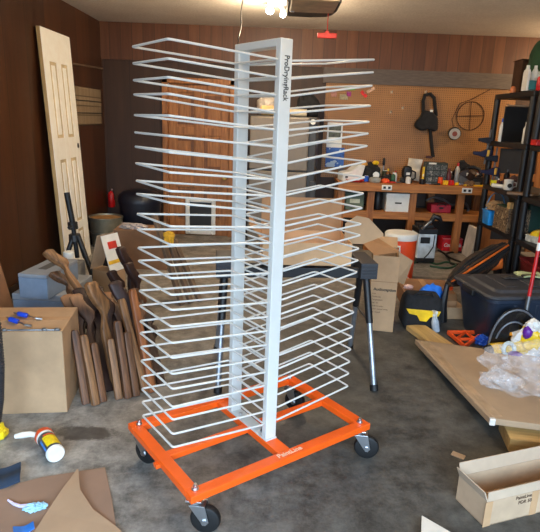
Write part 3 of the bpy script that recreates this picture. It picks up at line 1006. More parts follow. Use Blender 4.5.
def outlet(x, lb):
    r = thing('power_outlet', lb, 'outlet', (x, 6.461, .775), 0)
    MB().box((0, -.007, 0), (.12, .012, .06)).build('plate', WHITEP, r, .005)
    for s in (-1, 1):
        MB().box((s*.028, -.0145, 0), (.03, .004, .028)).build('socket', BLACKP, r, .001)
outlet(1.34, 'white outlet plate on the bench front, nearer the fridge')
outlet(2.285, 'white outlet plate on the bench front near the black shelf')
# boxes and things on the lower bench shelf
wx = thing('storage_box', 'white file box with dark hand slot on the bench shelf', 'box', (1.51, 6.66, .481), 0)
MB().box((0, 0, .095), (.29, .26, .19)).build('box_body', WHITEP, wx, .003)
MB().box((0, 0, .195), (.302, .272, .05)).build('lid', WHITEP, wx, .003)
MB().box((0, -.1305, .105), (.08, .002, .018)).build('hand_slot', INK, wx, .001)
rb = thing('red_case', 'red plastic case on the bench shelf right of the white box', 'case', (2.04, 6.66, .481), 0)
MB().box((0, 0, .05), (.24, .2, .1)).build('case_body', mat('crimson_plastic', (160, 24, 44), .5), rb, .012)
MB().box((0, -.104, .06), (.05, .01, .02)).build('latch', BLACKP, rb, .002)
MB().tube([(-.05, -.1, .09), (-.05, -.12, .11), (.05, -.12, .11), (.05, -.1, .09)], .007, 8).build('handle', BLACKP, rb, 0, True)
bk = thing('canister', 'tall black canister on the bench shelf beside the white box', 'canister', (1.285, 6.66, .481), 0)
MB().lathe([(.05, 0), (.055, .01), (.055, .2), (.03, .23), (.03, .25)], (0, 0, 0), 20).build('container', BLACKP, bk, 0, True)
MB().cyl((0, 0, .25), (0, 0, .27), .033, seg=16).build('cap', GREYM, bk, 0, True)
gb = thing('parts_bin', 'grey green parts bin on the bench shelf at left end', 'bin', (.99, 6.66, .481), 0)
m = MB().box((0, 0, .004), (.22, .22, .008))
for s in (-1, 1):
    m.box((s*.106, 0, .09), (.008, .22, .18)).box((0, s*.106, .09), (.204, .008, .18))
m.build('bin_body', mat('grey_green', (86, 100, 84), .6), gb, .004)
MB().box((0, -.112, .11), (.12, .004, .05)).build('label_card', mat('pale_paper', (190, 196, 176), .8), gb)
cp_ = cable('grey_duct', [(1.86, 6.6, .62), (1.95, 6.62, .66), (2.08, 6.64, .63), (2.2, 6.66, .57), (2.35, 6.68, .6), (2.42, 6.7, .52), (2.40, 6.7, .482+.014)], .014, GREYM, 'grey flexible cable looped over the red case', 'cable')

# things on the worktop (each its own object)
ZT = BZ-.001
def at_b(px, Y=6.68):
    return dp(px, 182, Y).x
def small_box(name, lb, cat, px, w, d, h, mt, Y=6.68, rz=0, lidm=None, z=ZT):
    r = thing(name, lb, cat, (at_b(px, Y), Y, z), rz)
    MB().box((0, 0, h*.4), (w, d, h*.8)).build('body', mt, r, .006)
    MB().box((0, 0, h*.9), (w*1.02, d*1.02, h*.2)).build('lid', lidm or mt, r, .005)
    return r
def bottle(name, lb, cat, loc, r_, h, mt, capm, rot=0):
    r = thing(name, lb, cat, loc, rot)
    MB().lathe([(r_*.9, 0), (r_, .008), (r_, h*.68), (r_*.45, h*.82), (r_*.4, h*.86)], (0, 0, 0), 16).build('bottle_body', mt, r, 0, True)
    MB().cyl((0, 0, h*.85), (0, 0, h), r_*.46, seg=12).build('cap', capm, r, 0, True)
    return r
# wall calendar behind bench left end
cal = thing('wall_calendar', 'white framed picture card and blue sheet hung at pegboard left edge', 'calendar', (.765, 6.965, 1.04), 0)
MB().box((-.025, 0, .30), (.19, .006, .30)).build('white_card', WHITEP, cal)
MB().box((-.025, -.0045, .345), (.15, .004, .14)).build('photo', mat('dark_photo', (70, 74, 62), .5, var=.5, scale=14), cal)
MB().box((-.005, -.002, .03), (.23, .006, .24)).build('blue_sheet', camo('blue_print', [(24, 60, 130), (40, 90, 170), (170, 190, 210)], 7, .5), cal)
pr_ = thing('white_printer', 'angular white plastic machine at the left end of the bench', 'machine', (.93, 6.68, ZT), .2)
MB().prism([(-.13, 0), (.1, 0), (.13, .1), (.15, .19), (.08, .2), (-.02, .12), (-.12, .1)], .2, Matrix.Translation((0, .1, 0)) @ Matrix.Rotation(PI/2, 4, 'X')).build('shell', WHITEP, pr_, .01)
MB().box((-.08, -.103, .05), (.03, .01, .02)).build('button', INK, pr_, .002)
rd_ = thing('red_tray', 'shallow red tray in front of the white machine', 'tray', (.97, 6.535, ZT), 0)
MB().lathe([(.05, 0), (.09, .004), (.11, .028), (.106, .028), (.086, .008), (0, .006)], (0, 0, 0), 24).build('dish', REDP, rd_, 0, True)
bb = thing('black_tool_bag', 'black tool bag with yellow grips on the bench left half', 'tool bag', (1.15, 6.72, ZT), -.1)
MB().blob((0, 0, .085), (.15, .10, .135), .22, 2.2, 4, 51, True).build('bag_body', BLKCLOTH, bb, 0, True)
MB().blob((-.05, -.05, .2), (.035, .03, .03), .2, 3, 3, 52).build('yellow_grip', mat('tan_grip', (206, 150, 70), .6), bb, 0, True)
MB().blob((.08, -.03, .22), (.04, .03, .025), .2, 3, 3, 53).build('yellow_grip', YEL, bb, 0, True)
MB().lathe([(.035, 0), (.04, .01), (.0, .014)], (0, 0, 0), 18, (0, -1, 0)).build('pale_disc', WHITEP, bb, 0, True, loc=(.09, -.085, .08))
o = MB().lathe([(.0, .002), (.06, .002), (.075, .03), (.07, .055), (.03, .065), (0, .066)], (0, 0, 0), 20).build('glass_bowl', mat('grey_glass', (150, 150, 140), .15), None, 0, True, loc=(1.21, 6.55, ZT))
tag(o, 'small grey glass bowl before the black tool bag', 'bowl')
small_box('parts_case', 'teal parts case behind small clutter, right of black bag', 'case', 374, .12, .1, .11, mat('teal_plastic', (40, 96, 88), .5), 6.74)
o = MB().blob((0, 0, .02), (.05, .04, .035), .2, 3, 3, 55, True).build('orange_tape_ball', ORP, None, 0, True, loc=(1.335, 6.56, ZT-.003))
tag(o, 'small orange lump of tape on the bench front edge', 'tape')
bottle('green_bottle', 'small green bottle on the bench above the left outlet', 'bottle', (1.44, 6.62, ZT), .026, .12, GRNP, WHITEP)
bottle('amber_bottle', 'amber bottle beside the teal parts case', 'bottle', (1.40, 6.75, ZT), .024, .15, mat('amber_glass', (120, 66, 20), .2), YEL)
bottle('white_tube', 'white squeeze tube standing left of the black drill', 'tube', (1.485, 6.72, ZT), .022, .13, WHITEP, REDP)
hm = thing('screwdriver_stand', 'dark upright tool standing behind the small bottles', 'tool', (1.36, 6.86, ZT), 0)
MB().box((0, 0, .012), (.08, .06, .024)).build('base', BLACKP, hm, .004)
MB().cyl((0, 0, .024), (0, 0, .18), .007, seg=10).build('shaft', STEEL, hm, 0, True)
MB().lathe([(.012, .18), (.017, .2), (.015, .26), (.008, .27)], (0, 0, 0), 14).build('handle', BLACKP, hm, 0, True)
cd_ = thing('cordless_charger', 'black cordless tool with white mark at bench middle', 'power tool', (1.605, 6.66, ZT), .1)
MB().box((0, 0, .03), (.13, .11, .06)).build('battery_base', BLACKP, cd_, .01)
MB().loft([rrect(.05, .04, .02, .06), rrect(.055, .05, .02, .14), rrect(.045, .045, .02, .19), rrect(.02, .02, .01, .2)]).build('tool_body', BLACKP, cd_, .005, True)
MB().box((0, -.052, .11), (.045, .004, .03)).build('mark', WHITEP, cd_)
MB().tube([(.05, 0, .15), (.1, -.02, .13), (.1, -.03, .06), (.06, -.05, .04)], .009, 8).build('grip', BLACKP, cd_, 0, True)
pb = thing('plastic_pouch', 'translucent white plastic pouch leaning on the pegboard', 'pouch', (1.735, 6.86, ZT), 0)
MB().sheet((0, 0, 0), .17, .27, lambda u, v: .02*math.sin(3*u+4*v)+.01*math.sin(9*v), 10, 12, .012, Matrix.Translation((0, 0, .142)) @ Matrix.Rotation(.12, 4, 'Y') @ Matrix.Rotation(R(76), 4, 'X')).build('pouch_sheet', mat('milky_film', (196, 188, 172), .3), pb, 0, True)
lv = thing('yellow_level', 'upright yellow ruler standing beside the plastic pouch', 'ruler', (1.795, 6.62, ZT), 0)
MB().box((0, 0, .1), (.024, .012, .2)).build('blade', YEL, lv, .002)
MB().box((0, -.007, .1), (.014, .003, .03)).build('vial', WHITEP, lv, .001)
og = thing('drawer_organizer', 'dark green organizer case full of small hardware on the bench', 'organizer', (1.96, 6.72, ZT), 0)
MB().box((0, 0, .125), (.26, .14, .25)).build('case_body', mat('dark_green_case', (38, 48, 42), .5), og, .006)
for i in range(3):
    for j in range(3):
        dw = MB().box((-.083+.083*i, -.0735, .05+.072*j), (.074, .01, .06)).build('drawer', camo('mixed_hardware', [(40, 44, 42), (96, 100, 94), (58, 60, 56), (150, 146, 134)], 30, .5), og, .002)
        MB().box((-.083+.083*i, -.082, .045+.072*j), (.02, .008, .01)).build('pull', GREYM, dw, .001)
MB().box((-.06, -.0785, .24), (.09, .002, .02)).build('label_card', WHITEP, og)
bottle('maroon_bottle', 'maroon bottle beside the dark green organizer', 'bottle', (2.115, 6.66, ZT), .03, .19, mat('maroon', (92, 28, 36), .4), mat('maroon', (92, 28, 36), .4))
bottle('dark_jar', 'dark jar with white cap right of the maroon bottle', 'jar', (2.16, 6.74, ZT), .032, .15, BLACKP, WHITEP)
bottle('red_capped_bottle', 'clear white bottle with red cap left of the circular saw', 'bottle', (2.245, 6.76, ZT), .03, .25, mat('cloudy_white', (190, 186, 176), .3), REDP)
o = MB().box((0, 0, .018), (.05, .03, .036), (0, 0, .5)).build('yellow_block', YEL, None, .008, loc=(2.19, 6.56, ZT))
tag(o, 'small yellow block at the bench front edge by the maroon bottle', 'block')
cs = thing('circular_saw', 'black and red circular saw sitting on the bench right half', 'saw', (2.37, 6.70, ZT), -.2)
MB().box((0, 0, .006), (.26, .12, .006)).build('shoe_plate', STEEL, cs, .001)
half = [(.105*math.cos(PI*k/14), .105*math.sin(PI*k/14)) for k in range(15)]
MB().prism(half, .05, Matrix.Translation((-.03, -.01, .075)) @ Matrix.Rotation(.5, 4, 'Y') @ Matrix.Rotation(PI/2, 4, 'X')).build('blade_guard', mat('dark_brown_plastic', (50, 34, 30), .5), cs, .006)
MB().lathe([(.0, 0), (.085, 0), (.088, .003), (0, .003)], (-.03, -.03, .07), 30, (0, 1, 0)).build('blade', mat('dull_blade', (96, 94, 92), .6), cs, 0, True)
MB().lathe([(.045, 0), (.05, .04), (.045, .09), (.03, .1)], (.0, -.055, .09), 18, (.2, -.3, .5)).build('motor', mat('dark_brown_plastic', (50, 34, 30), .5), cs, 0, True)
MB().tube([(.03, 0, .08), (.09, 0, .09), (.14, 0, .12), (.11, 0, .19), (.04, 0, .215), (-.03, 0, .2)], [.02, .022, .024, .022, .02, .016], 12).build('handle', BLACKP, cs, 0, True)
MB().lathe([(.0, 0), (.042, 0), (.042, .02), (0, .022)], (0, 0, 0), 20, (0, -1, 0)).build('red_cover', REDP, cs, 0, True, loc=(.08, -.03, .06))
MB().box((-.02, -.095, .13), (.045, .012, .035), (.4, 0, .1)).build('mark', WHITEP, cs)
tp = thing('masking_tape', 'tan masking tape roll leaning behind the circular saw', 'tape', (2.50, 6.80, ZT+.056), 0)
MB().tube([Vector((.042*math.cos(a), 0, .042*math.sin(a))) for a in [2*PI*k/24 for k in range(24)]], .014, 8, True).build('roll', mat('tan_tape', (190, 150, 100), .6), tp, 0, True)
yp = thing('yellow_pencil_box', 'long yellow strip on the bench front edge under the saw', 'strip', (2.40, 6.54, ZT), 0)
MB().box((0, 0, .008), (.26, .03, .016)).build('strip', YEL, yp, .003)
small_box('black_case', 'low black case on the bench end by the blue clamps', 'case', 476, .12, .12, .1, BLACKP, 6.66)

# smaller clutter along the bench
def can(name, lb, cat, px, Y, r_, h, mt, capm):
    r = thing(name, lb, cat, (at_b(px, Y), Y, ZT), 0)
    MB().lathe([(r_*.94, 0), (r_, .006), (r_, h*.9), (r_*.8, h*.96), (0, h*.96)], (0, 0, 0), 18).build('can_body', mt, r, 0, True)
    MB().cyl((0, 0, h*.955), (0, 0, h), r_*.7, seg=16).build('lid', capm, r, 0, True)
def pliers(lb, px, Y, rz, c):
    r = thing('pliers', lb, 'pliers', (at_b(px, Y), Y, ZT+.012), rz)
    MB().tube([(.0, 0, 0), (-.05, .022, 0), (-.11, .02, 0)], [.008, .009, .008], 8).build('handle', c, r, 0, True)
    MB().tube([(.0, 0, 0), (-.05, -.022, 0), (-.11, -.02, 0)], [.008, .009, .008], 8).build('handle', c, r, 0, True)
    MB().bar((-.005, 0, 0), (.06, 0, 0), .02, .014).build('jaws', GREYM, r, .003)
def heap(name, lb, cat, px, Y, d, mt, sd):
    o = MB().blob((0, 0, d[2]*.5), d, .35, 2.6, 4, sd, True).build(name, mt, None, 0, True, loc=(at_b(px, Y), Y, ZT))
    tag(o, lb, cat)
can('paint_can', 'small silver can beside the white machine on the bench', 'can', 341, 6.82, .045, .12, GREYM, GREYM)
can('brown_can', 'brown can behind the black tool bag on the bench', 'can', 357, 6.9, .04, .20, mat('can_brown', (92, 58, 36), .5), BLACKP)
can('cream_jar', 'cream jar behind the grey glass bowl', 'jar', 370, 6.84, .04, .15, mat('jar_cream', (206, 186, 146), .5), mat('jar_lid_tan', (150, 110, 70), .5))
can('olive_can', 'olive can between amber and green bottles', 'can', 384, 6.86, .035, .12, mat('can_olive', (92, 96, 60), .5), WHITEP)
heap('dark_rag', 'dark rag heaped behind the green bottle on the bench', 'rag', 387, 6.74, (.08, .06, .06), mat('rag_charcoal', (46, 42, 40), .9), 131)
pliers('pliers with red handles lying before the black cordless tool', 396, 6.53, .3, REDP)
heap('tan_rag', 'tan rag heaped on the bench under the white pouch', 'rag', 405, 6.70, (.07, .06, .05), mat('rag_tan', (150, 122, 86), .9), 133)
can('black_jar', 'short black jar before the dark green organizer', 'jar', 422, 6.56, .03, .06, BLACKP, GREYM)
pliers('pliers with black handles before the organizer, right part', 431, 6.54, 2.8, BLACKP)
can('yellow_jar', 'yellow jar on top edge right of the organizer', 'jar', 436, 6.86, .032, .21, mat('jar_ochre', (196, 150, 50), .5), WHITEP)
heap('brown_pouch', 'brown leather pouch between the dark jar and red capped bottle', 'pouch', 445, 6.84, (.06, .05, .10), mat('leather_brown', (84, 52, 34), .7), 135)
can('red_tin', 'small red tin beside the circular saw base', 'tin', 451, 6.56, .035, .06, REDP, REDP)
heap('black_bag', 'black bag slumped behind the circular saw', 'bag', 462, 6.88, (.12, .06, .16), BLKCLOTH, 137)
can('white_jar', 'white jar at the bench end behind the low black case', 'jar', 478, 6.86, .04, .14, WHITEP, REDP)
heap('brown_rag', 'dusty brown rag at the bench end before the tape roll', 'rag', 470, 6.56, (.06, .05, .04), mat('rag_brown', (110, 84, 60), .9), 139)
can('green_tin', 'green tin standing left of the black case', 'tin', 469, 6.72, .035, .11, GRNP, GREYM)

can('blue_tin', 'small blue tin at the left end of bench clutter before the cream jar', 'tin', 366, 6.62, .028, .07, BLUEP, WHITEP)
can('white_cup', 'white paper cup right of the black cordless tool', 'cup', 408, 6.56, .03, .08, WHITEP, WHITEP)
can('orange_jar', 'orange jar before the maroon bottle on the bench', 'jar', 440, 6.60, .026, .09, ORP, BLACKP)
small_box('screw_box', 'small yellow screw box between organizer and red tin', 'box', 446, .07, .05, .05, YEL, 6.58)
small_box('grey_socket_case', 'grey socket case lying before the tape roll', 'case', 474, .13, .07, .045, GREYM, 6.58)
small_box('tan_parts_box', 'tan cardboard parts box behind the amber bottle', 'box', 379, .09, .06, .17, CARD, 6.90)
# pegboard tags and hooks
TAGS = [(344, 97, .10, .06, (150, 140, 110), 'pale wiring card pinned on the pegboard', .0), (350, 88, .13, .05, (96, 150, 40), 'green card pinned high on the pegboard', 0), (349, 94, .055, .055, (150, 40, 120), 'purple tag pinned below the green card', 0), (364, 94, .095, .04, (206, 40, 34), 'red tilted tag pinned on the pegboard', -.75), (371, 90, .1, .035, (206, 170, 140), 'pale pink tilted tag beside the red one', .55), (334, 94, .07, .06, (160, 110, 96), 'small brown photo pinned at pegboard left', .0)]
for px, py, w, h, c, lb, ro in TAGS:
    p = dp(px, py, 6.96)
    o = MB().box((0, 0, 0), (w, .004, h)).build('pinned_tag', mat('tag_'+lb.split()[0]+'_'+lb.split()[1], c, .6, var=.25, scale=40), None, loc=(p.x, 6.974, p.z), rot=(0, -ro, 0))
    tag(o, lb, 'tag')
    MB().cyl((0, -.002, h*.35), (0, -.012, h*.35), .006, seg=8).build('pin', GREYM, o)
def hook(px, py, lb):
    p = dp(px, py, 6.96)
    r = thing('pegboard_hook', lb, 'hook', (p.x, 6.981, p.z), 0)
    MB().tube([(0, 0, 0), (0, -.04, 0), (0, -.05, .012)], .005, 6).build('wire', STEEL, r, 0, True)
    MB().box((0, -.003, 0), (.025, .005, .03)).build('back_plate', mat('pale_hook', (200, 180, 150), .5), r, .001)
hook(403, 108, 'pale hook on the pegboard left of the black pack')
hook(392, 92, 'pale hook high on the pegboard near the red tag')
hook(391, 112, 'pale hook on the pegboard, lower left of the pack')
# sling pack
bp = thing('sling_bag', 'black sling bag hanging from a hook on the pegboard', 'bag', (1.93, 6.975, 1.49), 0)
pk = lambda x, y: (dp(x, y, 6.93).x-1.93, dp(x, y, 6.93).z-1.49)
hook(426, 92, 'steel hook carrying the black sling bag')
a0 = pk(428, 93)
m = MB()
outline = [pk(x, y) for x, y in ((423, 110), (432, 112), (437, 118), (437, 130), (433, 132), (428, 129), (421, 131), (414, 127), (415, 122), (419, 118))]
m.prism(outline, .10, Matrix.Translation((0, -.012, 0)) @ Matrix.Rotation(PI/2, 4, 'X'))
m.build('bag_body', BLKCLOTH, bp, .025, True, seg=3)
def P3(x, y, yy=-.05):
    q = pk(x, y)
    return (q[0], yy, q[1])
MB().tube([P3(423, 112), P3(423, 101), P3(425, 95), P3(430, 94), P3(434, 98), P3(435, 108), P3(436, 116)], .022, 8).build('shoulder_strap', BLKCLOTH, bp, 0, True)
MB().tube([P3(430, 128), P3(431, 140), P3(432, 150), P3(433, 157)], .022, 8).build('hanging_strap', BLKCLOTH, bp, 0, True)
MB().box(P3(430, 111, -.115), (.035, .006, .025)).build('white_patch', WHITEP, bp)
MB().box(P3(429, 157, -.05), (.08, .03, .03)).build('buckle', mat('dark_red_buckle', (70, 30, 30), .5), bp, .006)
# tape reel and wire ring
p = dp(456, 133, 6.9)
tr_ = thing('tape_measure_reel', 'round grey and black tape reel hung on the pegboard', 'reel', (p.x, 6.981, p.z), 0)
MB().lathe([(.03, 0), (.07, 0), (.075, .03), (.075, .09), (.065, .1), (.03, .1)], (0, 0, 0), 26, (-.2, -1, -.1)).build('case', BLACKP, tr_, 0, True)
MB().lathe([(.035, 0), (.066, 0), (.066, .008), (.035, .008)], Vector((-.2, -1, -.1)).normalized()*.1, 26, (-.2, -1, -.1)).build('face_ring', mat('grey_ring', (170, 164, 154), .4), tr_, 0, True)
MB().lathe([(.0, 0), (.034, 0), (.03, .012), (0, .014)], Vector((-.2, -1, -.1)).normalized()*.098, 20, (-.2, -1, -.1)).build('hub', mat('red_brown_hub', (140, 60, 44), .5), tr_, 0, True)
p = dp(471, 116, 6.95)
wr = thing('wire_ring', 'thin wire ring with crossed spokes hung on the pegboard', 'wire ring', (p.x, 6.974, p.z), 0)
RR = .168
MB().tube([(RR*math.cos(a), 0, RR*math.sin(a)) for a in [2*PI*k/32 for k in range(32)]], .005, 6, True).build('hoop', mat('rusty_wire', (70, 46, 34), .6, metal=.5), wr, 0, True)
for a in (.06, PI/2+.06):
    MB().cyl((-RR*math.cos(a), 0, -RR*math.sin(a)), (RR*math.cos(a), 0, RR*math.sin(a)), .004, seg=6).build('spoke', mat('rusty_wire', (70, 46, 34), .6, metal=.5), wr)
MB().tube([(-.16, 0, -.22), (-.22, 0, -.05), (-.15, 0, .14), (.0, 0, .2), (.2, 0, .32)], .004, 6).build('loose_wire', mat('rusty_wire', (70, 46, 34), .6, metal=.5), wr, 0, True)

# ------------------------------------------------------------------ black plastic shelving units at right
SX, SD = 2.325, .46
TIERS = [.13, .48, .88, 1.34, 1.815]
def shelf_unit(y0, y1, lb):
    r = thing('shelving_unit', lb, 'shelf', (SX, y0, 0), 0, 'black plastic shelving units')
    L = y1-y0
    for z in TIERS:
        m = MB().box((SD/2, L/2, z), (SD+.04, L, .05))
        m.build('shelf_board', BLACKP, r, .008)
    for x in (.0, SD):
        for y in (.035, L-.035):
            m = MB()
            prev = 0.0
            for z in TIERS:
                m.cyl((x, y, prev), (x, y, z-.026), .031, seg=16)
                prev = z+.026
            m.build('post', BLACKP, r, 0, True)
    return r
u1 = shelf_unit(5.14, 6.05, 'black plastic shelving unit standing at the bench end')
u2 = shelf_unit(4.15, 5.06, 'black plastic shelving unit nearer the camera at right edge')
T = [z+.026 for z in TIERS]
# top tier
o = MB().blob((0, 0, .22), (.2, .25, .30), .15, 2, 4, 61, True).build('green_fabric_bag', mat('dark_green_cloth', (34, 66, 42), .9, bump=.2), None, 0, True, loc=(2.60, 5.56, T[4]-.008))
tag(o, 'bulky dark green cloth bag on the top shelf', 'bag')
br = thing('brown_carton', 'dark brown upright carton at the back of the top shelf', 'box', (2.53, 5.90, T[4]), 0)
MB().box((0, 0, .16), (.18, .2, .32)).build('box_body', mat('dark_brown_card', (70, 44, 26), .8), br, .004)
MB().box((0, 0, .326), (.2, .22, .012)).build('lid', mat('dark_brown_card', (86, 54, 32), .8), br, .002)
jg = thing('bottle_bag', 'clear bag of white bottles and teal cartons on the top shelf', 'bag', (2.325, 5.30, T[4]), 0)
for i, (x, y) in enumerate(((-.03, .02), (.045, .03), (.10, .0))):
    MB().lathe([(.032, 0), (.034, .01), (.034, .16), (.015, .2), (.014, .225)], (x, y, 0), 16).build('white_bottle', WHITEP, jg, 0, True)
MB().box((-.01, -.05, .05), (.09, .02, .08)).build('teal_card', mat('teal_card', (40, 120, 124), .6), jg, .003)
MB().box((-.05, -.02, .09), (.02, .1, .18)).build('white_card', WHITEP, jg, .003)
cn = thing('soda_can', 'red and white can beside the bottle bag on the top shelf', 'can', (2.375, 5.20, T[4]), 0)
MB().lathe([(.028, 0), (.033, .008), (.033, .105), (.027, .12), (.0, .12)], (0, 0, 0), 20).build('can_body', camo('red_white_can', [(190, 26, 34), (190, 26, 34), (200, 40, 40), (230, 220, 214)], 9, .35), cn, 0, True)
MB().cyl((0, 0, .1205), (0, 0, .123), .026, seg=20).build('can_top', STEEL, cn, 0, True)
o = MB().lathe([(.0, 0), (.025, 0), (.03, .02), (.022, .05), (.01, .06), (0, .06)], (0, 0, 0), 16).build('orange_ball', mat('pale_orange', (220, 130, 80), .5), None, 0, True, loc=(2.31, 5.62, T[4]))
tag(o, 'small pale orange ball on the far end of the top shelf', 'ball')
tl = thing('teal_tissue_box', 'teal carton right of the red can on the top shelf', 'box', (2.47, 5.21, T[4]), 0)
MB().box((0, 0, .08), (.1, .06, .16)).build('box_body', mat('teal_card', (40, 120, 124), .6), tl, .003)
MB().box((0, -.031, .03), (.1, .002, .04)).build('yellow_band', YEL, tl)
# tier 4
bp_ = thing('blackboard', 'large black panel standing on the second shelf from top', 'panel', (2.475, 5.80, T[3]), .1)
MB().box((0, 0, .175), (.30, .02, .35)).build('board', mat('matt_black_panel', (18, 18, 19), .7), bp_, .003)
MB().box((0, .0, .36), (.27, .04, .012)).build('top_edge', CARD_PALE, bp_, .002)
bottle('caulk_tube', 'white caulk tube at the far end of the second shelf', 'tube', (2.325, 5.80, T[3]), .022, .23, WHITEP, BLUEP)
bottle('glue_bottle', 'white glue bottle at the near end of the second shelf', 'bottle', (2.36, 5.32, T[3]), .022, .2, WHITEP, WHITEP)
small_box('dark_kit_case', 'dark kit case on the nearer unit second shelf', 'case', 0, .3, .3, .16, BLACKP, 4.75, 0, None, T[3]).location.x = 2.53
small_box('red_flat_box', 'flat red box on the nearer unit second shelf', 'box', 0, .2, .12, .05, REDP, 4.95, 0, None, T[3]).location.x = 2.38
# tier 3 (bench height)
yt = thing('yellow_tape_roll', 'bright yellow tape roll on the middle shelf', 'tape', (2.36, 5.85, T[2]), 0)
MB().lathe([(.025, 0), (.05, 0), (.05, .06), (.025, .06)], (0, 0, 0), 24).build('roll', mat('lime_yellow', (220, 214, 20), .5), yt, 0, True)
MB().lathe([(.022, -.0), (.026, 0), (.026, .062), (.022, .062)], (0, 0, 0), 20).build('core', CARD, yt, 0, True)
wc = thing('white_mug', 'white mug with dark mark on the middle shelf', 'mug', (2.36, 5.52, T[2]), 0)
MB().lathe([(.04, 0), (.045, .01), (.046, .10), (.042, .10), (.04, .012), (0, .01)], (0, 0, 0), 22).build('cup', WHITEP, wc, 0, True)
MB().tube([(.04, -.0, .08), (.075, -.01, .07), (.075, -.01, .035), (.042, 0, .025)], .006, 8).build('handle', WHITEP, wc, 0, True)
MB().lathe([(0, 0), (.022, 0), (.02, .006), (0, .007)], (0, 0, 0), 14, (-.2, -1, 0)).build('mark', INK, wc, 0, True, loc=(-.005, -.045, .045))
wt = thing('white_caulk_tube', 'white tube lying on the middle shelf front', 'tube', (2.33, 5.62, T[2]+.022), -1.0)
MB().lathe([(.021, -.1), (.021, .08), (.008, .09), (.005, .14)], (0, 0, 0), 14, (1, 0, 0)).build('tube_body', WHITEP, wt, 0, True)
MB().cyl((-.1, 0, 0), (-.11, 0, 0), .018, seg=12).build('end_plug', GREYM, wt, 0, True)
o = MB().blob((0, 0, .05), (.12, .1, .08), .35, 2.6, 4, 71, True).build('crumpled_rag', mat('brown_pink_rag', (96, 70, 66), .9), None, 0, True, loc=(2.52, 5.72, T[2]-.01))
tag(o, 'crumpled brown rag at the back of the middle shelf', 'rag')
bottle('maroon_jar', 'small maroon jar beside the yellow tape roll', 'jar', (2.34, 5.72, T[2]), .02, .09, mat('maroon', (92, 28, 36), .4), WHITEP)
bottle('silver_spray_can', 'slim silver can at the far end of the middle shelf', 'can', (2.42, 5.97, T[2]), .028, .16, GREYM, WHITEP)
bottle('dark_spray_can', 'dark can behind the yellow tape roll', 'can', (2.50, 5.92, T[2]), .03, .17, BLACKP, GREYM)
ws = thing('white_sack', 'large grey white sack on the nearer unit middle shelf', 'sack', (2.55, 4.72, T[2]-.012), 0)
MB().blob((0, 0, .15), (.2, .22, .20), .22, 2.2, 4, 73, True).build('sack_body', mat('grey_white_sack', (176, 172, 168), .8), ws, 0, True)
wdp = thing('wood_offcut', 'curved wooden offcut lying across the shelf junction', 'wood piece', (2.30, 5.10, T[2]+.004), -.3)
MB().prism([(-.12, -.05), (.1, -.07), (.16, 0), (.12, .04), (-.02, .055), (-.11, .03)], .022).build('board', wood('mid_brown_offcut', (96, 70, 46), (140, 106, 72), (1, 14, 14)), wdp, .004)
small_box('tan_wood_block', 'upright tan wood block between the shelf posts', 'block', 0, .05, .06, .30, BARE, 5.30, 0, None, T[1]).location.x = 2.32
# tier 2
bk2 = thing('blue_basket', 'bright blue bucket basket with hoop handle on the lower shelf', 'basket', (2.37, 5.78, T[1]), 0)
m = MB().loft([rrect(.09, .09, .02, 0), rrect(.10, .10, .02, .14), rrect(.106, .106, .02, .145), rrect(.106, .106, .02, .152), rrect(.095, .095, .02, .152), rrect(.085, .085, .02, .01)])
m.build('bucket_body', mat('sky_blue_plastic', (32, 144, 236), .4), bk2, .002, True)
MB().tube([(.1*math.cos(a), 0, .14+.20*math.sin(a)) for a in [PI*k/18 for k in range(19)]], .007, 8).build('hoop_handle', mat('steel_blue', (60, 110, 150), .4), bk2, 0, True)
cm = thing('camo_box', 'brown camouflage patterned box on the lower shelf', 'box', (2.40, 5.43, T[1]), 0)
MB().box((0, 0, .12), (.22, .34, .24)).build('box_body', camo('tan_camo', [(60, 46, 34), (128, 106, 80), (84, 66, 48), (164, 144, 112)], 22), cm, .008)
MB().box((0, 0, .243), (.2, .32, .006)).build('lid', mat('green_lid', (38, 74, 60), .6), cm, .002)
o = MB().blob((0, 0, .03), (.10, .09, .06), .3, 2.6, 4, 81, True).build('beige_glove_pile', mat('beige_leather', (170, 136, 96), .8), None, 0, True, loc=(2.37, 5.78, T[1]+.16))
tag(o, 'beige leather gloves heaped in the blue basket', 'gloves')
gn = thing('green_tote', 'dark green tote at the back of the lower shelf', 'tote', (2.62, 5.62, T[1]), 0)
MB().loft([rrect(.07, .24, .02, 0), rrect(.085, .26, .02, .27), rrect(.09, .27, .02, .275), rrect(.09, .27, .02, .29)]).build('tote_body', mat('dark_green_plastic', (22, 58, 46), .5), gn, .003, True)
MB().box((0, 0, .298), (.19, .55, .014)).build('lid', BLACKP, gn, .004)
small_box('paper_stack', 'stack of pale papers on the nearer unit lower shelf', 'papers', 0, .24, .3, .06, mat('pale_papers', (180, 186, 184), .8, var=.2, scale=20), 4.85, .2, None, T[1]).location.x = 2.50
yd = thing('yellow_saw', 'yellow and black hand tool on the nearer unit lower shelf', 'power tool', (2.44, 4.94, T[1]+.0), .9)
MB().lathe([(.03, -.08), (.045, -.06), (.045, .05), (.03, .07)], (0, 0, .06), 16, (1, 0, 0)).build('housing', YEL, yd, 0, True)
MB().tube([(-.02, 0, .03), (-.03, -.06, .025), (-.02, -.1, .02)], .02, 10).build('grip', BLACKP, yd, 0, True)
MB().box((0, 0, .009), (.14, .08, .018)).build('base', BLACKP, yd, .003)
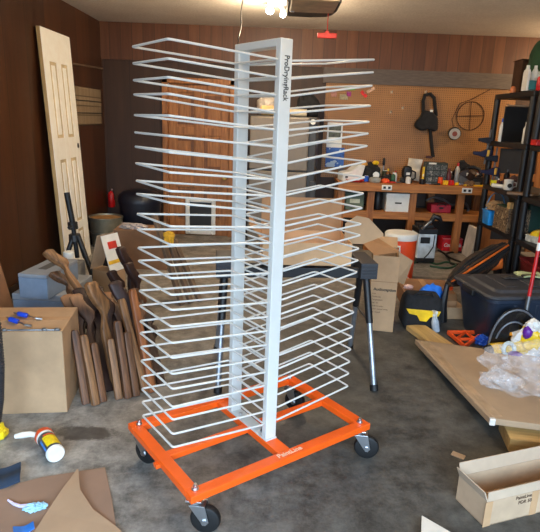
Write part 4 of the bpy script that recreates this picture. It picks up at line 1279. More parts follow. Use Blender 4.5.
# tier 1
o = MB().box((0, 0, .1), (.05, .3, .2)).build('white_board', mat('grey_white_board', (196, 190, 184), .7), None, .003, loc=(2.20, 6.22, 0), rot=(0, .12, 0))
tag(o, 'grey white board leaning under the bench right end', 'board')
o.location = (2.36, 6.36, .0)
o.scale = (1, 1, 1.8)
rx = thing('dark_red_tote', 'dark red tote on the nearer unit bottom shelf', 'tote', (2.52, 4.6, T[0]), 0)
MB().loft([rrect(.19, .3, .03, 0), rrect(.21, .33, .03, .17), rrect(.215, .335, .03, .175), rrect(.215, .335, .03, .19)]).build('tote_body', mat('dark_red_plastic', (110, 20, 26), .45), rx, .003, True)
MB().box((0, 0, .198), (.43, .67, .014)).build('lid', mat('dark_red_lid', (96, 18, 24), .5), rx, .004)
# quick clamps hanging at the far post
def clamp(px, py, Y, tilt, lb):
    p = dp(px, py, Y)
    r = thing('bar_clamp', lb, 'clamp', p, (0, tilt, 0), 'blue and yellow bar clamps')
    MB().box((0, 0, -.02), (.016, .01, .36)).build('bar', GREYM, r, .001)
    MB().prism([(-.11, .0), (.02, -.02), (.02, .05), (-.03, .045), (-.11, .03)], .03, Matrix.Translation((0, .015, .03)) @ Matrix.Rotation(PI/2, 4, 'X')).build('jaw', NAVY, r, .004)
    MB().prism([(-.14, .0), (.05, -.03), (.06, .06), (.02, .075), (-.06, .035), (-.14, .03)], .04, Matrix.Translation((0, .02, -.11)) @ Matrix.Rotation(PI/2, 4, 'X')).build('grip', mat('clamp_blue', (26, 28, 62), .5), r, .006)
    MB().box((.012, -.022, -.085), (.026, .012, .07)).build('yellow_pad', mat('clamp_yellow', (226, 180, 70), .5), r, .004)
clamp(488, 145, 5.93, .06, 'blue bar clamp with yellow pad hung highest on the shelf post')
clamp(495, 163, 5.86, .02, 'blue bar clamp with yellow pad hung lower on the shelf post')
# wooden framed dark board behind the shelf
wf = thing('framed_board', 'orange brown wooden frame with dark panel leaning behind the shelves', 'frame', (2.98, 6.74, 0), (-.06, 0, .04))
m = MB()
m.box((-.28, 0, .68), (.09, .04, 1.36)).box((.28, 0, .68), (.09, .04, 1.36)).box((0, 0, 1.31), (.48, .04, .09)).box((0, 0, .92), (.48, .04, .09)).box((0, 0, .1), (.48, .04, .09))
m.build('frame_rails', wood('orange_oak', (130, 78, 30), (176, 112, 50)), wf, .005)
MB().box((0, .012, .7), (.48, .01, 1.2)).build('panel', mat('dark_panel', (34, 32, 28), .4), wf)

# ------------------------------------------------------------------ left side
# cream door leaning on the left wall
lean = math.atan2(.105, 2.2)
DWD, DHT, DTH = .70, 2.215, .036
ld = thing('leaning_door', 'cream six panel door leaning against the left wall', 'door', (-1.985, 5.09, .0), (-lean, 0, PI/2))
m = MB().box((DWD/2, .004, DHT/2), (DWD, DTH-.012, DHT))
yf = -DTH/2
st = .125
panels = [(1.26, 1.94), (.42, 1.06), (.12, .34)]
cols = [(st, DWD/2-.05), (DWD/2+.05, DWD-st)]
for (a, b) in ((0, st), (DWD/2-.05, DWD/2+.05), (DWD-st, DWD)):
    m.box(((a+b)/2, yf+.005, DHT/2), (b-a, .012, DHT))
zs = [0]+[v for p_ in reversed(panels) for v in p_]+[DHT]
for i in range(0, len(zs), 2):
    for (a, b) in cols:
        m.box(((a+b)/2, yf+.005, (zs[i]+zs[i+1])/2), (b-a, .012, zs[i+1]-zs[i]))
m.build('door_slab', CREAMDOOR, ld, .002)
GRV = mat('cream_groove_shade', (206, 188, 152), .6)  # darker cream paints the shadow line of the grooves
for z0, z1_ in panels:
    for a, b in cols:
        MB().box(((a+b)/2, yf+.0095, (z0+z1_)/2), (b-a-.001, .002, z1_-z0-.001)).build('panel_groove', GRV, ld)
        MB().box(((a+b)/2, yf+.006, (z0+z1_)/2), (b-a-.095, .012, z1_-z0-.06)).build('raised_panel', CREAMDOOR, ld, .008)
MB().box((-.001, 0.003, DHT/2), (.004, DTH-.004, DHT)).build('bare_edge', BARE, ld)
MB().cyl((DWD-.06, yf-.002, 1.17), (DWD-.06, yf+.004, 1.17), .027, seg=20).build('knob_bore', INK, ld)
# woven mat and conduit on the left wall
mt_ = thing('wall_mat', 'tan quilted panel fixed on the left wall beyond the cream door', 'panel', (LW+.004, 6.40, 1.565), 0)
QM = plank_wall_mat('tan_quilt', [(122, 104, 80), (142, 122, 96), (160, 140, 112)], .1, 'Z', (92, 76, 56), .8, .12)
MB().box((.012, 0, 0), (.02, .86, .40)).build('sheet', QM, mt_, .004)
for z in (-.07, .06):
    MB().cyl((.026, -.43, z), (.026, .43, z), .005, seg=6).build('cord', INK, mt_)
o = MB().cyl((LW+.012, 5.35, 1.96), (LW+.012, 6.98, 2.02), .011, seg=8).build('wall_conduit', mat('dark_conduit', (104, 84, 68), .5), None, 0, True)
tag(o, 'thin brown conduit running along the left wall', 'pipe')
# pail, extinguisher, bin
pl = thing('metal_pail', 'galvanized metal pail with tan rim near the left corner', 'pail', (-1.925, 6.24, 0), 0)
MB().lathe([(.16, 0), (.165, .01), (.19, .33), (.195, .335), (.195, .348), (.186, .348), (.182, .335), (.155, .02), (0, .015)], (0, 0, 0), 32).build('pail_body', mat('dull_galvanized', (140, 138, 122), .45, metal=.6, var=.1), pl, 0, True)
MB().lathe([(.183, .318), (.184, .33), (0, .332)], (0, 0, 0), 32).build('tan_filling', mat('tan_filling', (170, 126, 74), .8), pl, 0, True)
MB().tube([(-.19, 0, .3), (-.2, -.1, .22), (-.1, -.2, .18), (.1, -.2, .18), (.2, -.1, .22), (.19, 0, .3)], .005, 6).build('bail_handle', STEEL, pl, 0, True)
fx = thing('fire_extinguisher', 'small red fire extinguisher hung on the back wall corner', 'fire extinguisher', (-2.06, 6.945, .34), 0)
fx.scale = (.8, .8, .8)
MB().lathe([(.05, 0), (.056, .01), (.056, .2), (.04, .235), (.018, .25), (.018, .265)], (0, 0, 0), 22).build('cylinder', mat('extinguisher_red', (190, 22, 24), .35), fx, 0, True)
MB().box((0, 0, .275), (.03, .03, .03)).bar((-.01, -.01, .285), (.05, -.05, .305), .016, .008).build('valve', BLACKP, fx, .003)
MB().tube([(.02, -.01, .275), (.06, -.03, .22), (.06, -.03, .12)], .008, 8).build('hose', BLACKP, fx, 0, True)
MB().lathe([(.0, 0), (.016, 0), (.016, .006), (0, .006)], (0, 0, 0), 14, (0, -1, 0)).build('gauge', mat('pale_gauge', (210, 170, 160), .5), fx, 0, True, loc=(0.018, -.02, .285))
MB().box((0, .06, .12), (.04, .014, .2)).build('bracket', STEEL, fx)
bn = thing('round_bin', 'dark navy plastic bin with rounded lid against the back wall', 'bin', (-1.61, 6.60, 0), 0)
MB().lathe([(.2, 0), (.21, .01), (.25, .46), (.25, .47)], (0, 0, 0), 32).build('bin_body', NAVY, bn, 0, True)
MB().lathe([(.262, .465), (.265, .49), (.25, .56), (.2, .60), (.1, .625), (0, .63)], (0, 0, 0), 32).build('lid', NAVY, bn, 0, True)
# carton at back left with crumpled paper
cb5 = thing('brown_box', 'brown cardboard box in front of the navy bin', 'box', (-1.30, 5.42, 0), .03)
MB().box((0, 0, .20), (.52, .3, .40)).build('box_body', CARD_DARK, cb5, .004)
MB().box((0, 0, .4005), (.52, .05, .001)).build('tape', TAPE, cb5)
o = MB().blob((0, 0, .02), (.13, .07, .035), .45, 3, 4, 91, True).build('crumpled_paper', mat('grey_paper', (178, 168, 164), .9), None, 0, True, loc=(-1.38, 5.36, .395))
tag(o, 'crumpled grey paper on the brown box by the navy bin', 'paper')
# tent shaped open carton
tn = thing('printed_carton', 'opened white printed carton standing like a tent with stripes', 'box', (-1.37, 4.46, 0), -.45)
MB().box((0, 0, .115), (.22, .16, .23)).build('box_body', CARD, tn, .004)
for s in (-1, 1):
    MB().box((0, 0, .155), (.005, .2, .31)).build('flap', CARD_PALE if s < 0 else WHITEP, tn, 0, loc=(s*.11, 0, .232), rot=(0, -s*.3, 0))
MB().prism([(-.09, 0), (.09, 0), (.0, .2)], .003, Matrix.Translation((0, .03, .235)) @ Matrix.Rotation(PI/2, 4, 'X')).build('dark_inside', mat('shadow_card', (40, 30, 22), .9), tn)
for i, c in enumerate(((200, 50, 36), (226, 180, 50))):
    MB().box((.003, 0, .08+.14*(1-i)), (.002, .10 if i == 0 else .19, .06 if i == 0 else .03)).build('printed_stripe', mat('stripe_%s' % ('red' if i == 0 else 'yellow'), c, .6), tn, 0, loc=(.1135, 0, .232), rot=(0, -.3, 0))
# tripod
tp_ = thing('tripod', 'black camera tripod with raised column by the cream door', 'tripod', (-1.69, 4.62, 0), 0)
tp_.scale = (1.2, 1.2, 1.05)
MB().cyl((.0, 0, .26), (-.02, 0, .55), .016, seg=14).cyl((-.02, 0, .55), (-.05, 0, .80), .02, seg=14).build('column', BLACKP, tp_, 0, True)
MB().cyl((-.018, 0, .50), (-.022, 0, .56), .035, seg=14).build('collar', BLACKP, tp_, .004)
MB().cyl((-.008, 0, .40), (-.012, 0, .46), .045, .04, seg=14).build('spider', BLACKP, tp_, .004)
MB().cyl((-.02, -.03, .53), (-.02, -.075, .53), .012, seg=10).build('knob', BLACKP, tp_, 0, True)
for i, (ex, ey) in enumerate(((-.13, -.16), (.19, -.12), (.02, .24))):
    l_ = MB().cyl((ex*.1, ey*.1, .45), (ex*.55, ey*.55, .22), .017, seg=10).cyl((ex*.55, ey*.55, .22), (ex*.98, ey*.98, .012), .012, seg=10).build('leg', BLACKP, tp_, 0, True)
    MB().cyl((ex*.97, ey*.97, .022), (ex, ey, 0), .015, seg=10).build('foot', RUBBER, l_, 0, True)
# blue grey foam boxes
def foam(loc, rz, d, lb, strip=False):
    r = thing('foam_box', lb, 'box', loc, rz)
    BG = mat('blue_grey_foam', (122, 138, 158), .75, var=.05)
    MB().box((0, 0, d[2]*.42), (d[0], d[1], d[2]*.84)).build('box_body', BG, r, .005)
    MB().box((0, 0, d[2]*.92), (d[0]*1.01, d[1]*1.01, d[2]*.155)).build('lid', mat('grey_foam_lid', (136, 142, 150), .75, var=.05), r, .006)
    if strip:
        MB().box((0, .02, d[2]+.001), (d[0]*.3, d[1]*.5, .002)).build('dark_slot', mat('slot_grey', (84, 84, 84), .8), r)
foam((-1.57, 3.80, 0), -.05, (.36, .52, .29), 'larger blue grey foam box underneath behind the big carton')
foam((-1.54, 3.66, .292), -.12, (.2, .44, .17), 'smaller blue grey foam box stacked on top of the larger', True)
o = MB().lathe([(.04, 0), (.043, .01), (.043, .075), (.038, .08), (0, .08)], (0, 0, 0), 20).build('white_jar', WHITEP, None, 0, True, loc=(-1.63, 4.27, .335))
tag(o, 'small white jar on the grey carton behind the foam boxes', 'jar')
gc = thing('grey_carton', 'long grey carton behind the foam boxes at left wall', 'box', (-1.68, 4.22, 0), 0)
MB().box((0, 0, .165), (.3, .26, .33)).build('box_body', mat('grey_card', (120, 120, 118), .8), gc, .004)
MB().box((0, 0, .3305), (.05, .26, .001)).build('tape', TAPE, gc)
# flattened panel against left wall
o = MB().box((0, 0, .26), (.02, .9, .52)).build('flat_board', CARD_DARK, None, .002, loc=(-1.96, 3.5, 0), rot=(0, -.2, 0))
tag(o, 'flat brown board leaning on the left wall beside foam boxes', 'board')
# blue gripped tools on the carton
def cam_tool(x, y, rz, lb):
    r = thing('blue_grip_tool', lb, 'tool', (x, y, .463), rz)
    r.scale = (.62, .62, .62)
    MB().lathe([(.012, -.05), (.021, -.045), (.021, .04), (.014, .05)], (0, 0, .01), 14, (1, 0, 0)).build('grip', mat('cobalt_grip', (24, 70, 200), .4), r, 0, True)
    MB().cyl((.05, 0, .01), (.14, .0, .0), .006, seg=8).cyl((.14, 0, .0), (.19, .02, -.004), .011, seg=8).build('steel_shaft', STEEL, r, 0, True)
    MB().bar((-.05, 0, .008), (-.12, .03, 0), .02, .012).build('jaw', GREYM, r, .002)
p = fl(14, 322, .46)
cam_tool(p.x, p.y, -.5, 'tool with cobalt blue grip lying at left on the big carton')
p = fl(22, 317, .46)
cam_tool(p.x, p.y+.01, -.35, 'tool with cobalt blue grip lying at right, further back on carton')
rod = thing('threaded_rod', 'long thin steel rod with knobs on the big carton front edge', 'rod', tuple(fl(32, 330, .462)), .12)
MB().cyl((-.13, 0, 0), (.13, 0, 0), .005, seg=8).build('rod_bar', GREYM, rod, 0, True)
for x in (-.13, .06, .12):
    MB().blob((x, 0, .002), (.016, .012, .009), .2, 3, 2, 3).build('knob', GREYM, rod, 0, True)

# carved wooden pieces -------------------------------------------------
WST = (22, 22, 2.2)
WM = [wood('walnut_dark', (24, 12, 10), (58, 30, 24), WST), wood('walnut_mid', (50, 31, 21), (122, 82, 52), WST), wood('honey_wood', (62, 38, 22), (160, 112, 68), WST), wood('mixed_walnut', (30, 18, 13), (134, 88, 54), WST)]
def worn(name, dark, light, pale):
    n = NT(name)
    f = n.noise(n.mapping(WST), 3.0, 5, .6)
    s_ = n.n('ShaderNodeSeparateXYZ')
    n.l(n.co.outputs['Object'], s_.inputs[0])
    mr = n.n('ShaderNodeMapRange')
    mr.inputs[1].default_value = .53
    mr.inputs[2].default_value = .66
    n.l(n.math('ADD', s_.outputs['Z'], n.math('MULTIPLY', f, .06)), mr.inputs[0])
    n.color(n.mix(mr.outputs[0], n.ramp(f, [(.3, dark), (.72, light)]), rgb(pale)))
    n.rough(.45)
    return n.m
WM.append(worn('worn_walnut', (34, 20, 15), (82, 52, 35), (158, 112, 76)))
def carved(mt, seed, ln=.62):
    """a slat with a waisted neck and a curled carved head"""
    rnd = random.Random(seed)
    k = ln/.62
    prof = [(0, 0, .024, .014), (.01, 0, .026, .016), (.30, .0, .027, .016), (.34, .0, .024, .016), (.38, -.004, .016, .015), (.42, -.012, .014, .015), (.455, -.018, .026, .02), (.495, -.008, .035, .022), (.54, .012, .029, .022), (.575, .022, .027, .021), (.605, .024, .030, .02), (.62, .022, .016, .012)]
    m = MB()
    rings = []
    for z, off, hx, hy in prof:
        ring = []
        for a in [2*PI*i/14 for i in range(14)]:
            ca, sa = math.cos(a), math.sin(a)
            e = .4
            g = 1.0+.32*min(1, max(0, (z-.40)/.08))
            ring.append(Vector((off*1.3+hx*g*math.copysign(abs(ca)**e, ca), hy*(1+(g-1)*.4)*math.copysign(abs(sa)**e, sa), z*k)))
        rings.append(ring)
    m.loft(rings)
    return m
def slat(ln, hx=.0205, hy=.018):
    m = MB()
    rings = []
    for z, s in ((0, .9), (.01, 1), (ln-.04, 1), (ln-.018, .96), (ln-.006, .84), (ln, .6)):
        rings.append([Vector((hx*s*math.copysign(abs(math.cos(a))**.3, math.cos(a)), hy*math.copysign(abs(math.sin(a))**.3, math.sin(a)), z)) for a in [2*PI*i/14 for i in range(14)]])
    m.loft(rings)
    return m
def place_wood(mesh, name, base, topdir, twist, lb, mt, grp, cat='wooden piece'):
    q = Vector(topdir).to_track_quat('Z', 'Y') @ Quaternion((0, 0, 1), twist)
    o = mesh.build(name, mt, None, .002, True)
    o.rotation_mode = 'QUATERNION'
    o.rotation_quaternion = q
    o.location = base
    tag(o, lb, cat, grp)
    return o
GW = 'carved wooden legs leaning in a pile'
heads = [  # base pixel on the floor, head pixel, length, material
    ((90, 398), (72, 294), 1, 'pale topped carved leg, leftmost of the pile beside big carton', 4),
    ((98, 400), (81, 294), 1, 'carved leg with pale worn head, second from the big carton', 4),
    ((106, 396), (90, 300), 1, 'dark carved leg standing third from the big carton', 0),
    ((114, 392), (95, 280), 1, 'honey carved leg with long pale head in pile middle', 2),
    ((121, 396), (104, 300), 1, 'dark carved leg right of the honey topped middle one', 0),
    ((129, 392), (110, 292), 1, 'dark walnut carved leg with worn head at centre of pile', 4),
    ((137, 394), (119, 305), 1, 'dark walnut carved leg right of the pile centre', 0),
    ((143, 388), (124, 288), 1, 'slim dark carved leg near the rack wires', 0),
    ((150, 390), (133, 292), 1, 'reddish carved leg just left of the rack wires', 3),
    ((157, 386), (142, 300), 1, 'dark carved leg partly behind the rack wires', 0)]
for k_, (bx_, hx_, hy_, lb) in enumerate(((93, 74, 306, 'dark carved leg low between the two pale headed ones by the box'), (101, 85, 310, 'very dark carved leg low behind the third short slat'), (116, 98, 308, 'dark carved leg low between the middle slats'), (125, 108, 314, 'dark carved leg low behind the worn headed one'), (133, 115, 318, 'dark carved leg low behind the short walnut slat'), (146, 128, 312, 'dark carved leg low beside the long honey slat'), (160, 146, 318, 'dark carved leg at far right end behind the wires'), (97, 84, 288, 'dark carved leg behind the two pale headed ones'), (118, 101, 286, 'dark carved leg just right of the long pale head'), (127, 113, 300, 'dark carved leg half hidden behind the worn centre head'), (139, 120, 280, 'dark carved leg with head below the grey knobbed piece'))):
    heads.append(((bx_, 390), (hx_, hy_), 1, lb, 0))
for i, (b, h, ln, lb, mi) in enumerate(heads):
    base = fl(*b)
    base.y += .05
    L_ = .62
    # head point on the ray at the depth that makes the piece L_ long
    best = None
    for t in range(0, 60):
        hp = dp(h[0], h[1], base.y+.01*t)
        e = abs((hp-base).length-L_)
        if best is None or e < best[0]:
            best = (e, hp)
    place_wood(carved(WM[mi], i), 'carved_wooden_leg', base, best[1]-base, (-.2+.13*(i % 4)), lb, WM[mi], GW)
fronts = [((86, 404), (74, 330), 'dark edged short slat at front, nearest the big carton', 3), ((96, 405), (83, 335), 'short honey slat second at the front of pile', 2), ((103, 402), (93, 343), 'short brown slat third at the front of pile', 3), ((119, 399), (110, 339), 'short pale slat at the front middle of pile', 2), ((128, 398), (117, 321), 'short walnut slat right of the pale front one', 3), ((136, 396), (126, 332), 'short mid brown slat at the front right of pile', 1), ((145, 392), (121, 299), 'long honey slat leaning beside the rack wires', 2), ((152, 392), (132, 290), 'long orange brown slat closest to the rack wires', 5)]
WM.append(wood('orange_walnut', (96, 50, 24), (172, 104, 56), WST))
for i, (b, h, lb, mi) in enumerate(fronts):
    base = fl(*b)
    top_ = dp(h[0], h[1], base.y+.10+.04*(i > 5))
    place_wood(slat((top_-base).length), 'wooden_slat', base, top_-base, -.1+.1*(i % 3), lb, WM[mi], 'wooden slats in front of the carved pile', 'wooden slat')
backs = [((140, 330), (123, 246), 'tall dark carved piece with curled head, top of the pile', 0), ((132, 335), (114, 270), 'dark carved piece with grey knob head behind the pile', 0), ((146, 335), (131, 262), 'dark carved piece between curled one and rack wires', 0), ((150, 345), (136, 288), 'rust brown carved piece low behind the rack wires', 3)]
for i, (b, h, lb, mi) in enumerate(backs):
    base = fl(*b)
    top_ = dp(h[0], h[1], base.y+.12)
    place_wood(carved(WM[mi], 40+i, (top_-base).length), 'carved_wooden_leg', base, top_-base, .3, lb, WM[mi], GW)
# two pale pieces lying over the foam box
for (b, h, lb, mi) in (((92, 308), (51, 250), 'pale carved piece lying diagonally across the foam box', 2), ((84, 312), (58, 272), 'shorter pale piece lying below the diagonal carved one', 1)):
    base = dp(b[0], b[1], 3.25)
    top_ = dp(h[0], h[1], 3.42)
    place_wood(carved(WM[mi], 60, (top_-base).length), 'carved_wooden_leg', base, top_-base, .1, lb, WM[mi], GW)
# rough boards behind the rack
for i, (b, h, lb) in enumerate((((182, 305), (154, 214), 'rough grey board leaning behind the rack, leftmost'), ((191, 303), (163, 222), 'rough brown board leaning behind the rack, middle'), ((200, 301), (174, 240), 'rough short board leaning behind the rack, rightmost'))):
    base = fl(*b)
    top_ = dp(h[0], h[1], base.y+.15)
    q = (top_-base).to_track_quat('Z', 'Y')
    L_ = (top_-base).length
    o = MB().box((0, 0, L_/2), (.05, .03, L_)).build('rough_board', wood('rough_grey_wood', (74, 58, 46), (128, 106, 86)), None, .004)
    o.rotation_mode = 'QUATERNION'
    o.rotation_quaternion = q
    o.location = base
    tag(o, lb, 'board', 'rough boards behind the rack')
gv = thing('yellow_glove', 'yellow work glove draped on the rough boards behind the rack', 'glove', tuple(dp(169, 236, 4.38)), 0)
MB().blob((0, 0, 0), (.045, .03, .04), .25, 2.5, 4, 95).build('palm', mat('yellow_glove', (212, 160, 40), .8), gv, 0, True)
for i in range(4):
    MB().tube([(-.03+.02*i, -.01, -.02), (-.035+.022*i, -.02, -.06), (-.03+.022*i, -.02, -.085)], [.011, .01, .007], 8).build('finger', mat('yellow_glove', (212, 160, 40), .8), gv, 0, True)

# ------------------------------------------------------------------ left foreground floor
wp = thing('wipes_canister', 'cleaning wipes canister with yellow label lying on the floor', 'canister', (-.915, 2.105, .041), 0)
wp.scale = (1.06, 1.06, 1.06)
ax = Vector((-.62, .78, 0)).normalized()
LQ = ax.to_track_quat('Z', 'Y').to_euler()
wp.rotation_euler = LQ
MB().lathe([(.0, -.002), (.034, -.002), (.038, .004), (.038, .016)], (0, 0, 0), 28).build('base_cap', WHITEP, wp, 0, True)
MB().lathe([(.037, .016), (.037, .15), (.034, .155)], (0, 0, 0), 28).build('canister_body', mat('dark_grey_label', (64, 66, 74), .35), wp, 0, True)
MB().lathe([(.0372, .135), (.0376, .136), (.0376, .15), (.0372, .151)], (0, 0, 0), 28).build('white_band', WHITEP, wp, 0, True)
# label panels wrap the upper side
def wrap(z0, z1_, a0, a1, r_, name, mt):
    m = MB()
    n = 10
    ro_ = []
    for z in (z0, z1_):
        ro_.append([Vector((r_*math.cos(a0+(a1-a0)*k/n), r_*math.sin(a0+(a1-a0)*k/n), z)) for k in range(n+1)])
    vs = [[m.bm.verts.new(p) for p in r] for r in ro_]
    for k in range(n):
        m.bm.faces.new((vs[0][k], vs[0][k+1], vs[1][k+1], vs[1][k]))
    return m.build(name, mt, wp, 0, True)
lab = wrap(.03, .105, R(48), R(165), .0377, 'yellow_label', mat('label_yellow', (236, 206, 20), .4, var=.1, scale=60))
wrap(.02, .10, R(20), R(36), .0376, 'blue_label', mat('label_blue', (60, 130, 210), .4, var=.2, scale=50))
wrap(.108, .118, R(60), R(150), .0378, 'orange_band', ORP)
MB().lathe([(.039, .152), (.039, .172), (.030, .19), (.0, .192)], (0, 0, 0), 26).build('orange_cap', ORP, wp, 0, True)
MB().tube([(.018, .0, .185), (.045, -.0, .215), (.075, -.005, .235), (.10, -.01, .25)], [.011, .013, .014, .010], 12).build('white_spout', WHITEP, wp, 0, True)

# cardboard sheets at the bottom left
def ground_sheet(name, pix, z, th, mt, lb, cat='cardboard'):
    pts = [fl(x, y, z) for x, y in pix]
    c = sum(pts, Vector())/len(pts)
    o = MB().prism([(p.x-c.x, p.y-c.y) for p in pts], th).build(name, mt, None, .001, loc=(c.x, c.y, z))
    tag(o, lb, cat)
    return o
ground_sheet('cardboard_sheet', [(-40, 510), (0, 489), (42, 478), (105, 468), (112, 500), (118, 540), (122, 600), (-40, 600)], .002, .005, mat('sheet_brown', (140, 112, 92), .88, var=.06, scale=4), 'brown cardboard sheet lying flat in the bottom left corner')
# lighter curled sheet on top of it: a cut strip rising to a point
cs_ = thing('cardboard_offcut', 'paler cardboard offcut rising to a point over the brown sheet', 'cardboard', tuple(fl(80, 520, .01)), 0)
c0 = fl(80, 520, .01)
m = MB()
L1 = [(77, 470, .035), (62, 490, .03), (46, 514, .018), (30, 540, .012), (6, 580, .008)]
L2 = [(78.5, 470, .035), (80, 490, .03), (93, 510, .02), (116, 527, .012), (150, 560, .008)]
ra = [fl(*p)-c0 for p in L1]
rb_ = [fl(*p)-c0 for p in L2]
for i in range(len(ra)-1):
    q = [ra[i], rb_[i], rb_[i+1], ra[i+1]]
    tv = [m.bm.verts.new(p+Vector((0, 0, .004))) for p in q]
    bv = [m.bm.verts.new(p) for p in q]
    m.bm.faces.new(tv)
    m.bm.faces.new(list(reversed(bv)))
    for j in range(4):
        if j == 0 and i > 0 or j == 2 and i < len(ra)-2:
            continue
        m.bm.faces.new((tv[j], bv[j], bv[(j+1) % 4], tv[(j+1) % 4]))
bmesh.ops.remove_doubles(m.bm, verts=m.bm.verts, dist=1e-5)
m.build('sheet', mat('offcut_cardboard', (160, 132, 104), .85, var=.05, scale=4), cs_)
# blue white cloth strip on the sheet
bt = thing('pale_blue_ribbon', 'pale blue crumpled plastic strip on the brown cardboard sheet', 'strip', tuple(fl(32, 509, .008)), 0)
MB().blob((0, 0, .004), (.032, .022, .014), .6, 3.2, 4, 101, True).blob((.028, .012, .006), (.025, .016, .012), .5, 3.2, 4, 102, True).build('crumple', mat('pale_blue_film', (160, 206, 232), .5), bt, 0, True)
c0 = fl(32, 509, .008)
MB().tube([fl(8, 500, .012)-c0, fl(14, 504, .012)-c0, fl(20, 506, .014)-c0, fl(28, 506, .016)-c0], [.004, .006, .007, .01], 8).build('tail', mat('pale_lilac_film', (206, 196, 222), .5), bt, 0, True)
o = MB().sheet((0, 0, 0), .16, .14, lambda u, v: .010*math.sin(5*u+2)+.008*math.sin(6*v)+.014, 12, 10, .006).build('navy_cloth', mat('navy_cloth', (34, 50, 70), .9), None, 0, True, loc=tuple(fl(0, 480, .004)), rot=(0, 0, .4))
tag(o, 'folded navy cloth at the left edge above the cardboard sheet', 'cloth')
o = MB().sheet((0, 0, 0), .07, .04, lambda u, v: .006*math.sin(5*u+2)+.008, 8, 6, .004).build('blue_tape_strip', mat('painter_blue', (40, 110, 190), .6), None, 0, True, loc=tuple(fl(24, 531, .012)), rot=(0, 0, .5))
tag(o, 'scrap of blue tape at the bottom edge beside the pale offcut', 'tape')
yb = MB().blob((0, 0, .03), (.05, .05, .045), .3, 1.6, 4, 111, True).build('yellow_wrapper', mat('yellow_wrapper', (240, 206, 30), .35), None, 0, True, loc=tuple(fl(-3, 438, .0)))
tag(yb, 'crumpled yellow wrapper on the floor at the left edge', 'wrapper')
yb.location.z = .002
hp = [fl(-7, 432, .03), dp(-3, 400, 2.3), dp(-2.5, 365, 2.3), dp(-6, 325, 2.3), dp(-18, 290, 2.3), Vector((-1.42, 2.42, .58)), Vector((-1.48, 2.58, .484)), Vector((-1.50, 2.74, .484))]
P = []
for i in range(len(hp)-1):
    for k in range(14):
        P.append(hp[i].lerp(hp[i+1], k/14))
P.append(hp[-1])
P2 = [P[0]]
for i in range(len(P)-1):
    P2 += [P[i].lerp(P[i+1], .5), P[i+1]]
rad = [.032 if i % 2 == 0 else .027 for i in range(len(P2))]
o = MB().tube(P2, rad, 14).build('corrugated_hose', mat('dark_corrugated', (40, 42, 48), .5), None, 0, True)
tag(o, 'black corrugated vacuum hose rising along the left edge', 'hose')

# ------------------------------------------------------------------ ceiling: opener, lamp
op = thing('garage_door_opener', 'dark bottomed garage door opener unit hanging from the ceiling', 'garage door opener', (.24, 4.35, 0), 0)
ZO = 2.30
pts = [(-.19, .34), (-.17, .37), (0, .385), (.13, .345), (.17, .27), (.19, .12), (.19, -.2), (-.19, -.2)]
MB().prism(pts, .085, Matrix.Translation((0, 0, ZO))).build('lower_housing', mat('dark_housing', (62, 60, 58), .55), op, .01)
MB().box((0, -.13, ZO+.0), (.33, .46, .03)).build('light_lens', mat('warm_cream_lens', (190, 170, 140), .5), op, .01)
MB().prism([(x*.9, y*.9) for x, y in pts], .07, Matrix.Translation((0, 0, ZO+.08))).build('upper_housing', mat('cream_housing', (206, 196, 176), .5), op, .01)
for s in (-1, 1):
    MB().box((s*.12, .1, (ZO+.15+CZ)/2), (.03, .012, CZ-ZO-.15)).build('hanger_strap', STEEL, op)
MB().box((-.145, .06, ZO-.012), (.03, .03, .02)).build('bracket', STEEL, op, .003)
ph = dp(327, 35.5, 4.45)
pc = thing('release_cord', 'red emergency release cord with T handle hanging by the opener', 'pull cord', (ph.x, 4.45, 0), 0)
MB().cyl((0, 0, ph.z+.02), (0, 0, 2.31), .004, seg=8).build('cord', mat('red_cord', (214, 60, 44), .6), pc, 0, True)
MB().prism([(-.072, -.02), (.072, -.02), (.076, .016), (.02, .018), (.008, .034), (-.008, .034), (-.02, .018), (-.076, .016)], .022, Matrix.Translation((0, .011, ph.z)) @ Matrix.Rotation(PI/2, 4, 'X')).build('handle', mat('bright_red_handle', (236, 52, 38), .45), pc, .004)
b1, b2 = dp(270, 10, 5.45), dp(283, 13.5, 5.55)
lp = thing('ceiling_lamp', 'bare ceiling lamp with two lit bulbs beyond the door opener', 'lamp', ((b1.x+b2.x)/2, 5.5, CZ), 0)
MB().lathe([(.0, 0), (.09, 0), (.085, -.02), (.03, -.03), (0, -.03)], (0, 0, 0), 26).build('canopy', WHITEP, lp, 0, True)
for b, r_ in ((b1, .036), (b2, .027)):
    lo = Vector((b.x-lp.location.x, b.y-5.5, b.z-CZ))
    MB().cyl((lo.x*.4, lo.y*.4, -.015), (lo.x, lo.y, lo.z+.03), .016, seg=12).build('socket', WHITEP, lp, 0, True)
    MB().lathe([(.008, .04), (.014, .03), (r_*.9, .008), (r_, -.012), (r_*.7, -.03), (0, -.038)], lo, 20).build('bulb', glow_mat('lit_bulb', (1, .93, .82, 1), 40), lp, 0, True)

# ------------------------------------------------------------------ light
def area(name, loc, rot, sx, sy, e, c):
    l = bpy.data.lights.new(name, 'AREA')
    l.shape = 'RECTANGLE'
    l.size, l.size_y = sx, sy
    l.energy = e
    l.color = c
    o = bpy.data.objects.new(name, l)
    C.objects.link(o)
    o.location = loc
    o.rotation_euler = rot
    return o
def point(name, loc, e, c, r=.05):
    l = bpy.data.lights.new(name, 'POINT')
    l.energy = e
    l.color = c
    l.shadow_soft_size = r
    o = bpy.data.objects.new(name, l)
    C.objects.link(o)
    o.location = loc
    return o
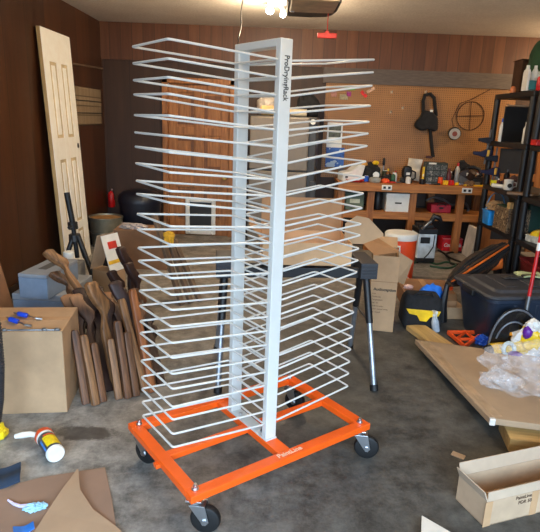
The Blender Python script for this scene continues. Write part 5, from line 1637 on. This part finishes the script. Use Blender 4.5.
# the header over the open garage door, and the sky outside it behind the camera
struct(MB().box(((LW+RW)/2, FRONT-.05, (1.99+CZ)/2), (RW-LW, .1, CZ-1.99)).build('wall_front', LEFTM))
def facing(p, q):
    return (Vector(q)-Vector(p)).to_track_quat('-Z', 'Y').to_euler()
P0 = (.6, -3.2, 3.3)
area('sky_daylight', P0, facing(P0, (.3, 2.2, .2)), 7.0, 3.6, 1450, (.56, .77, 1.0))
# warm bulbs: the ceiling lamp, and one over the shelves out of frame at right
point('lamp_light', ((b1.x+b2.x)/2, 5.30, 2.33), 70, (1, .78, .52), .05)
point('shelf_light', (3.6, 6.15, 2.2), 52, (1, .70, .40), .04)
point('middle_fill_light', (.24, 3.5, 2.40), 20, (1, .80, .55), .10)  # added fill light; the opener itself is unlit
point('front_fill_light', (.4, 1.2, 2.38), 24, (1, .70, .36), .10)  # unseen warm fill, added for the ceiling and rack top
point('left_fill_light', (-.9, 3.1, 2.15), 23, (1, .78, .52), .15)  # added warm fill for the left ceiling, cream door and rack
point('right_fill_light', (2.3, 3.4, 2.15), 18, (1, .80, .56), .15)  # unseen warm fill, added to brighten the right side
w = bpy.data.worlds.new('sky')
bpy.context.scene.world = w
w.use_nodes = True
bg = w.node_tree.nodes['Background']
bg.inputs['Color'].default_value = (.68, .83, 1, 1)
bg.inputs['Strength'].default_value = 1.6

# ------------------------------------------------------------------ camera
cam = bpy.data.cameras.new('camera')
co = bpy.data.objects.new('camera', cam)
C.objects.link(co)
cam.sensor_fit = 'HORIZONTAL'
cam.sensor_width = 36
cam.lens = 36*CF/540
cam.clip_start = .05
fwd = Vector((0, math.cos(CP), -math.sin(CP)))
up0 = Vector((0, math.sin(CP), math.cos(CP)))
rt0 = Vector((1, 0, 0))
c_, s_ = math.cos(CR), math.sin(CR)
# image x axis and image up in the world, from the same roll that ray() uses
rgt = rt0*c_+up0*-(s_)*1.0
ax_x = (ray(271, 266)-ray(270, 266)).normalized()
ax_y = (ray(270, 265)-ray(270, 266)).normalized()
co.matrix_world = Matrix.Translation((0, 0, CH)) @ Matrix((ax_x, ax_y, -fwd)).transposed().to_4x4()
bpy.context.scene.camera = co
sc_ = bpy.context.scene
sc_.view_settings.view_transform = 'Standard'
sc_.view_settings.exposure = 0
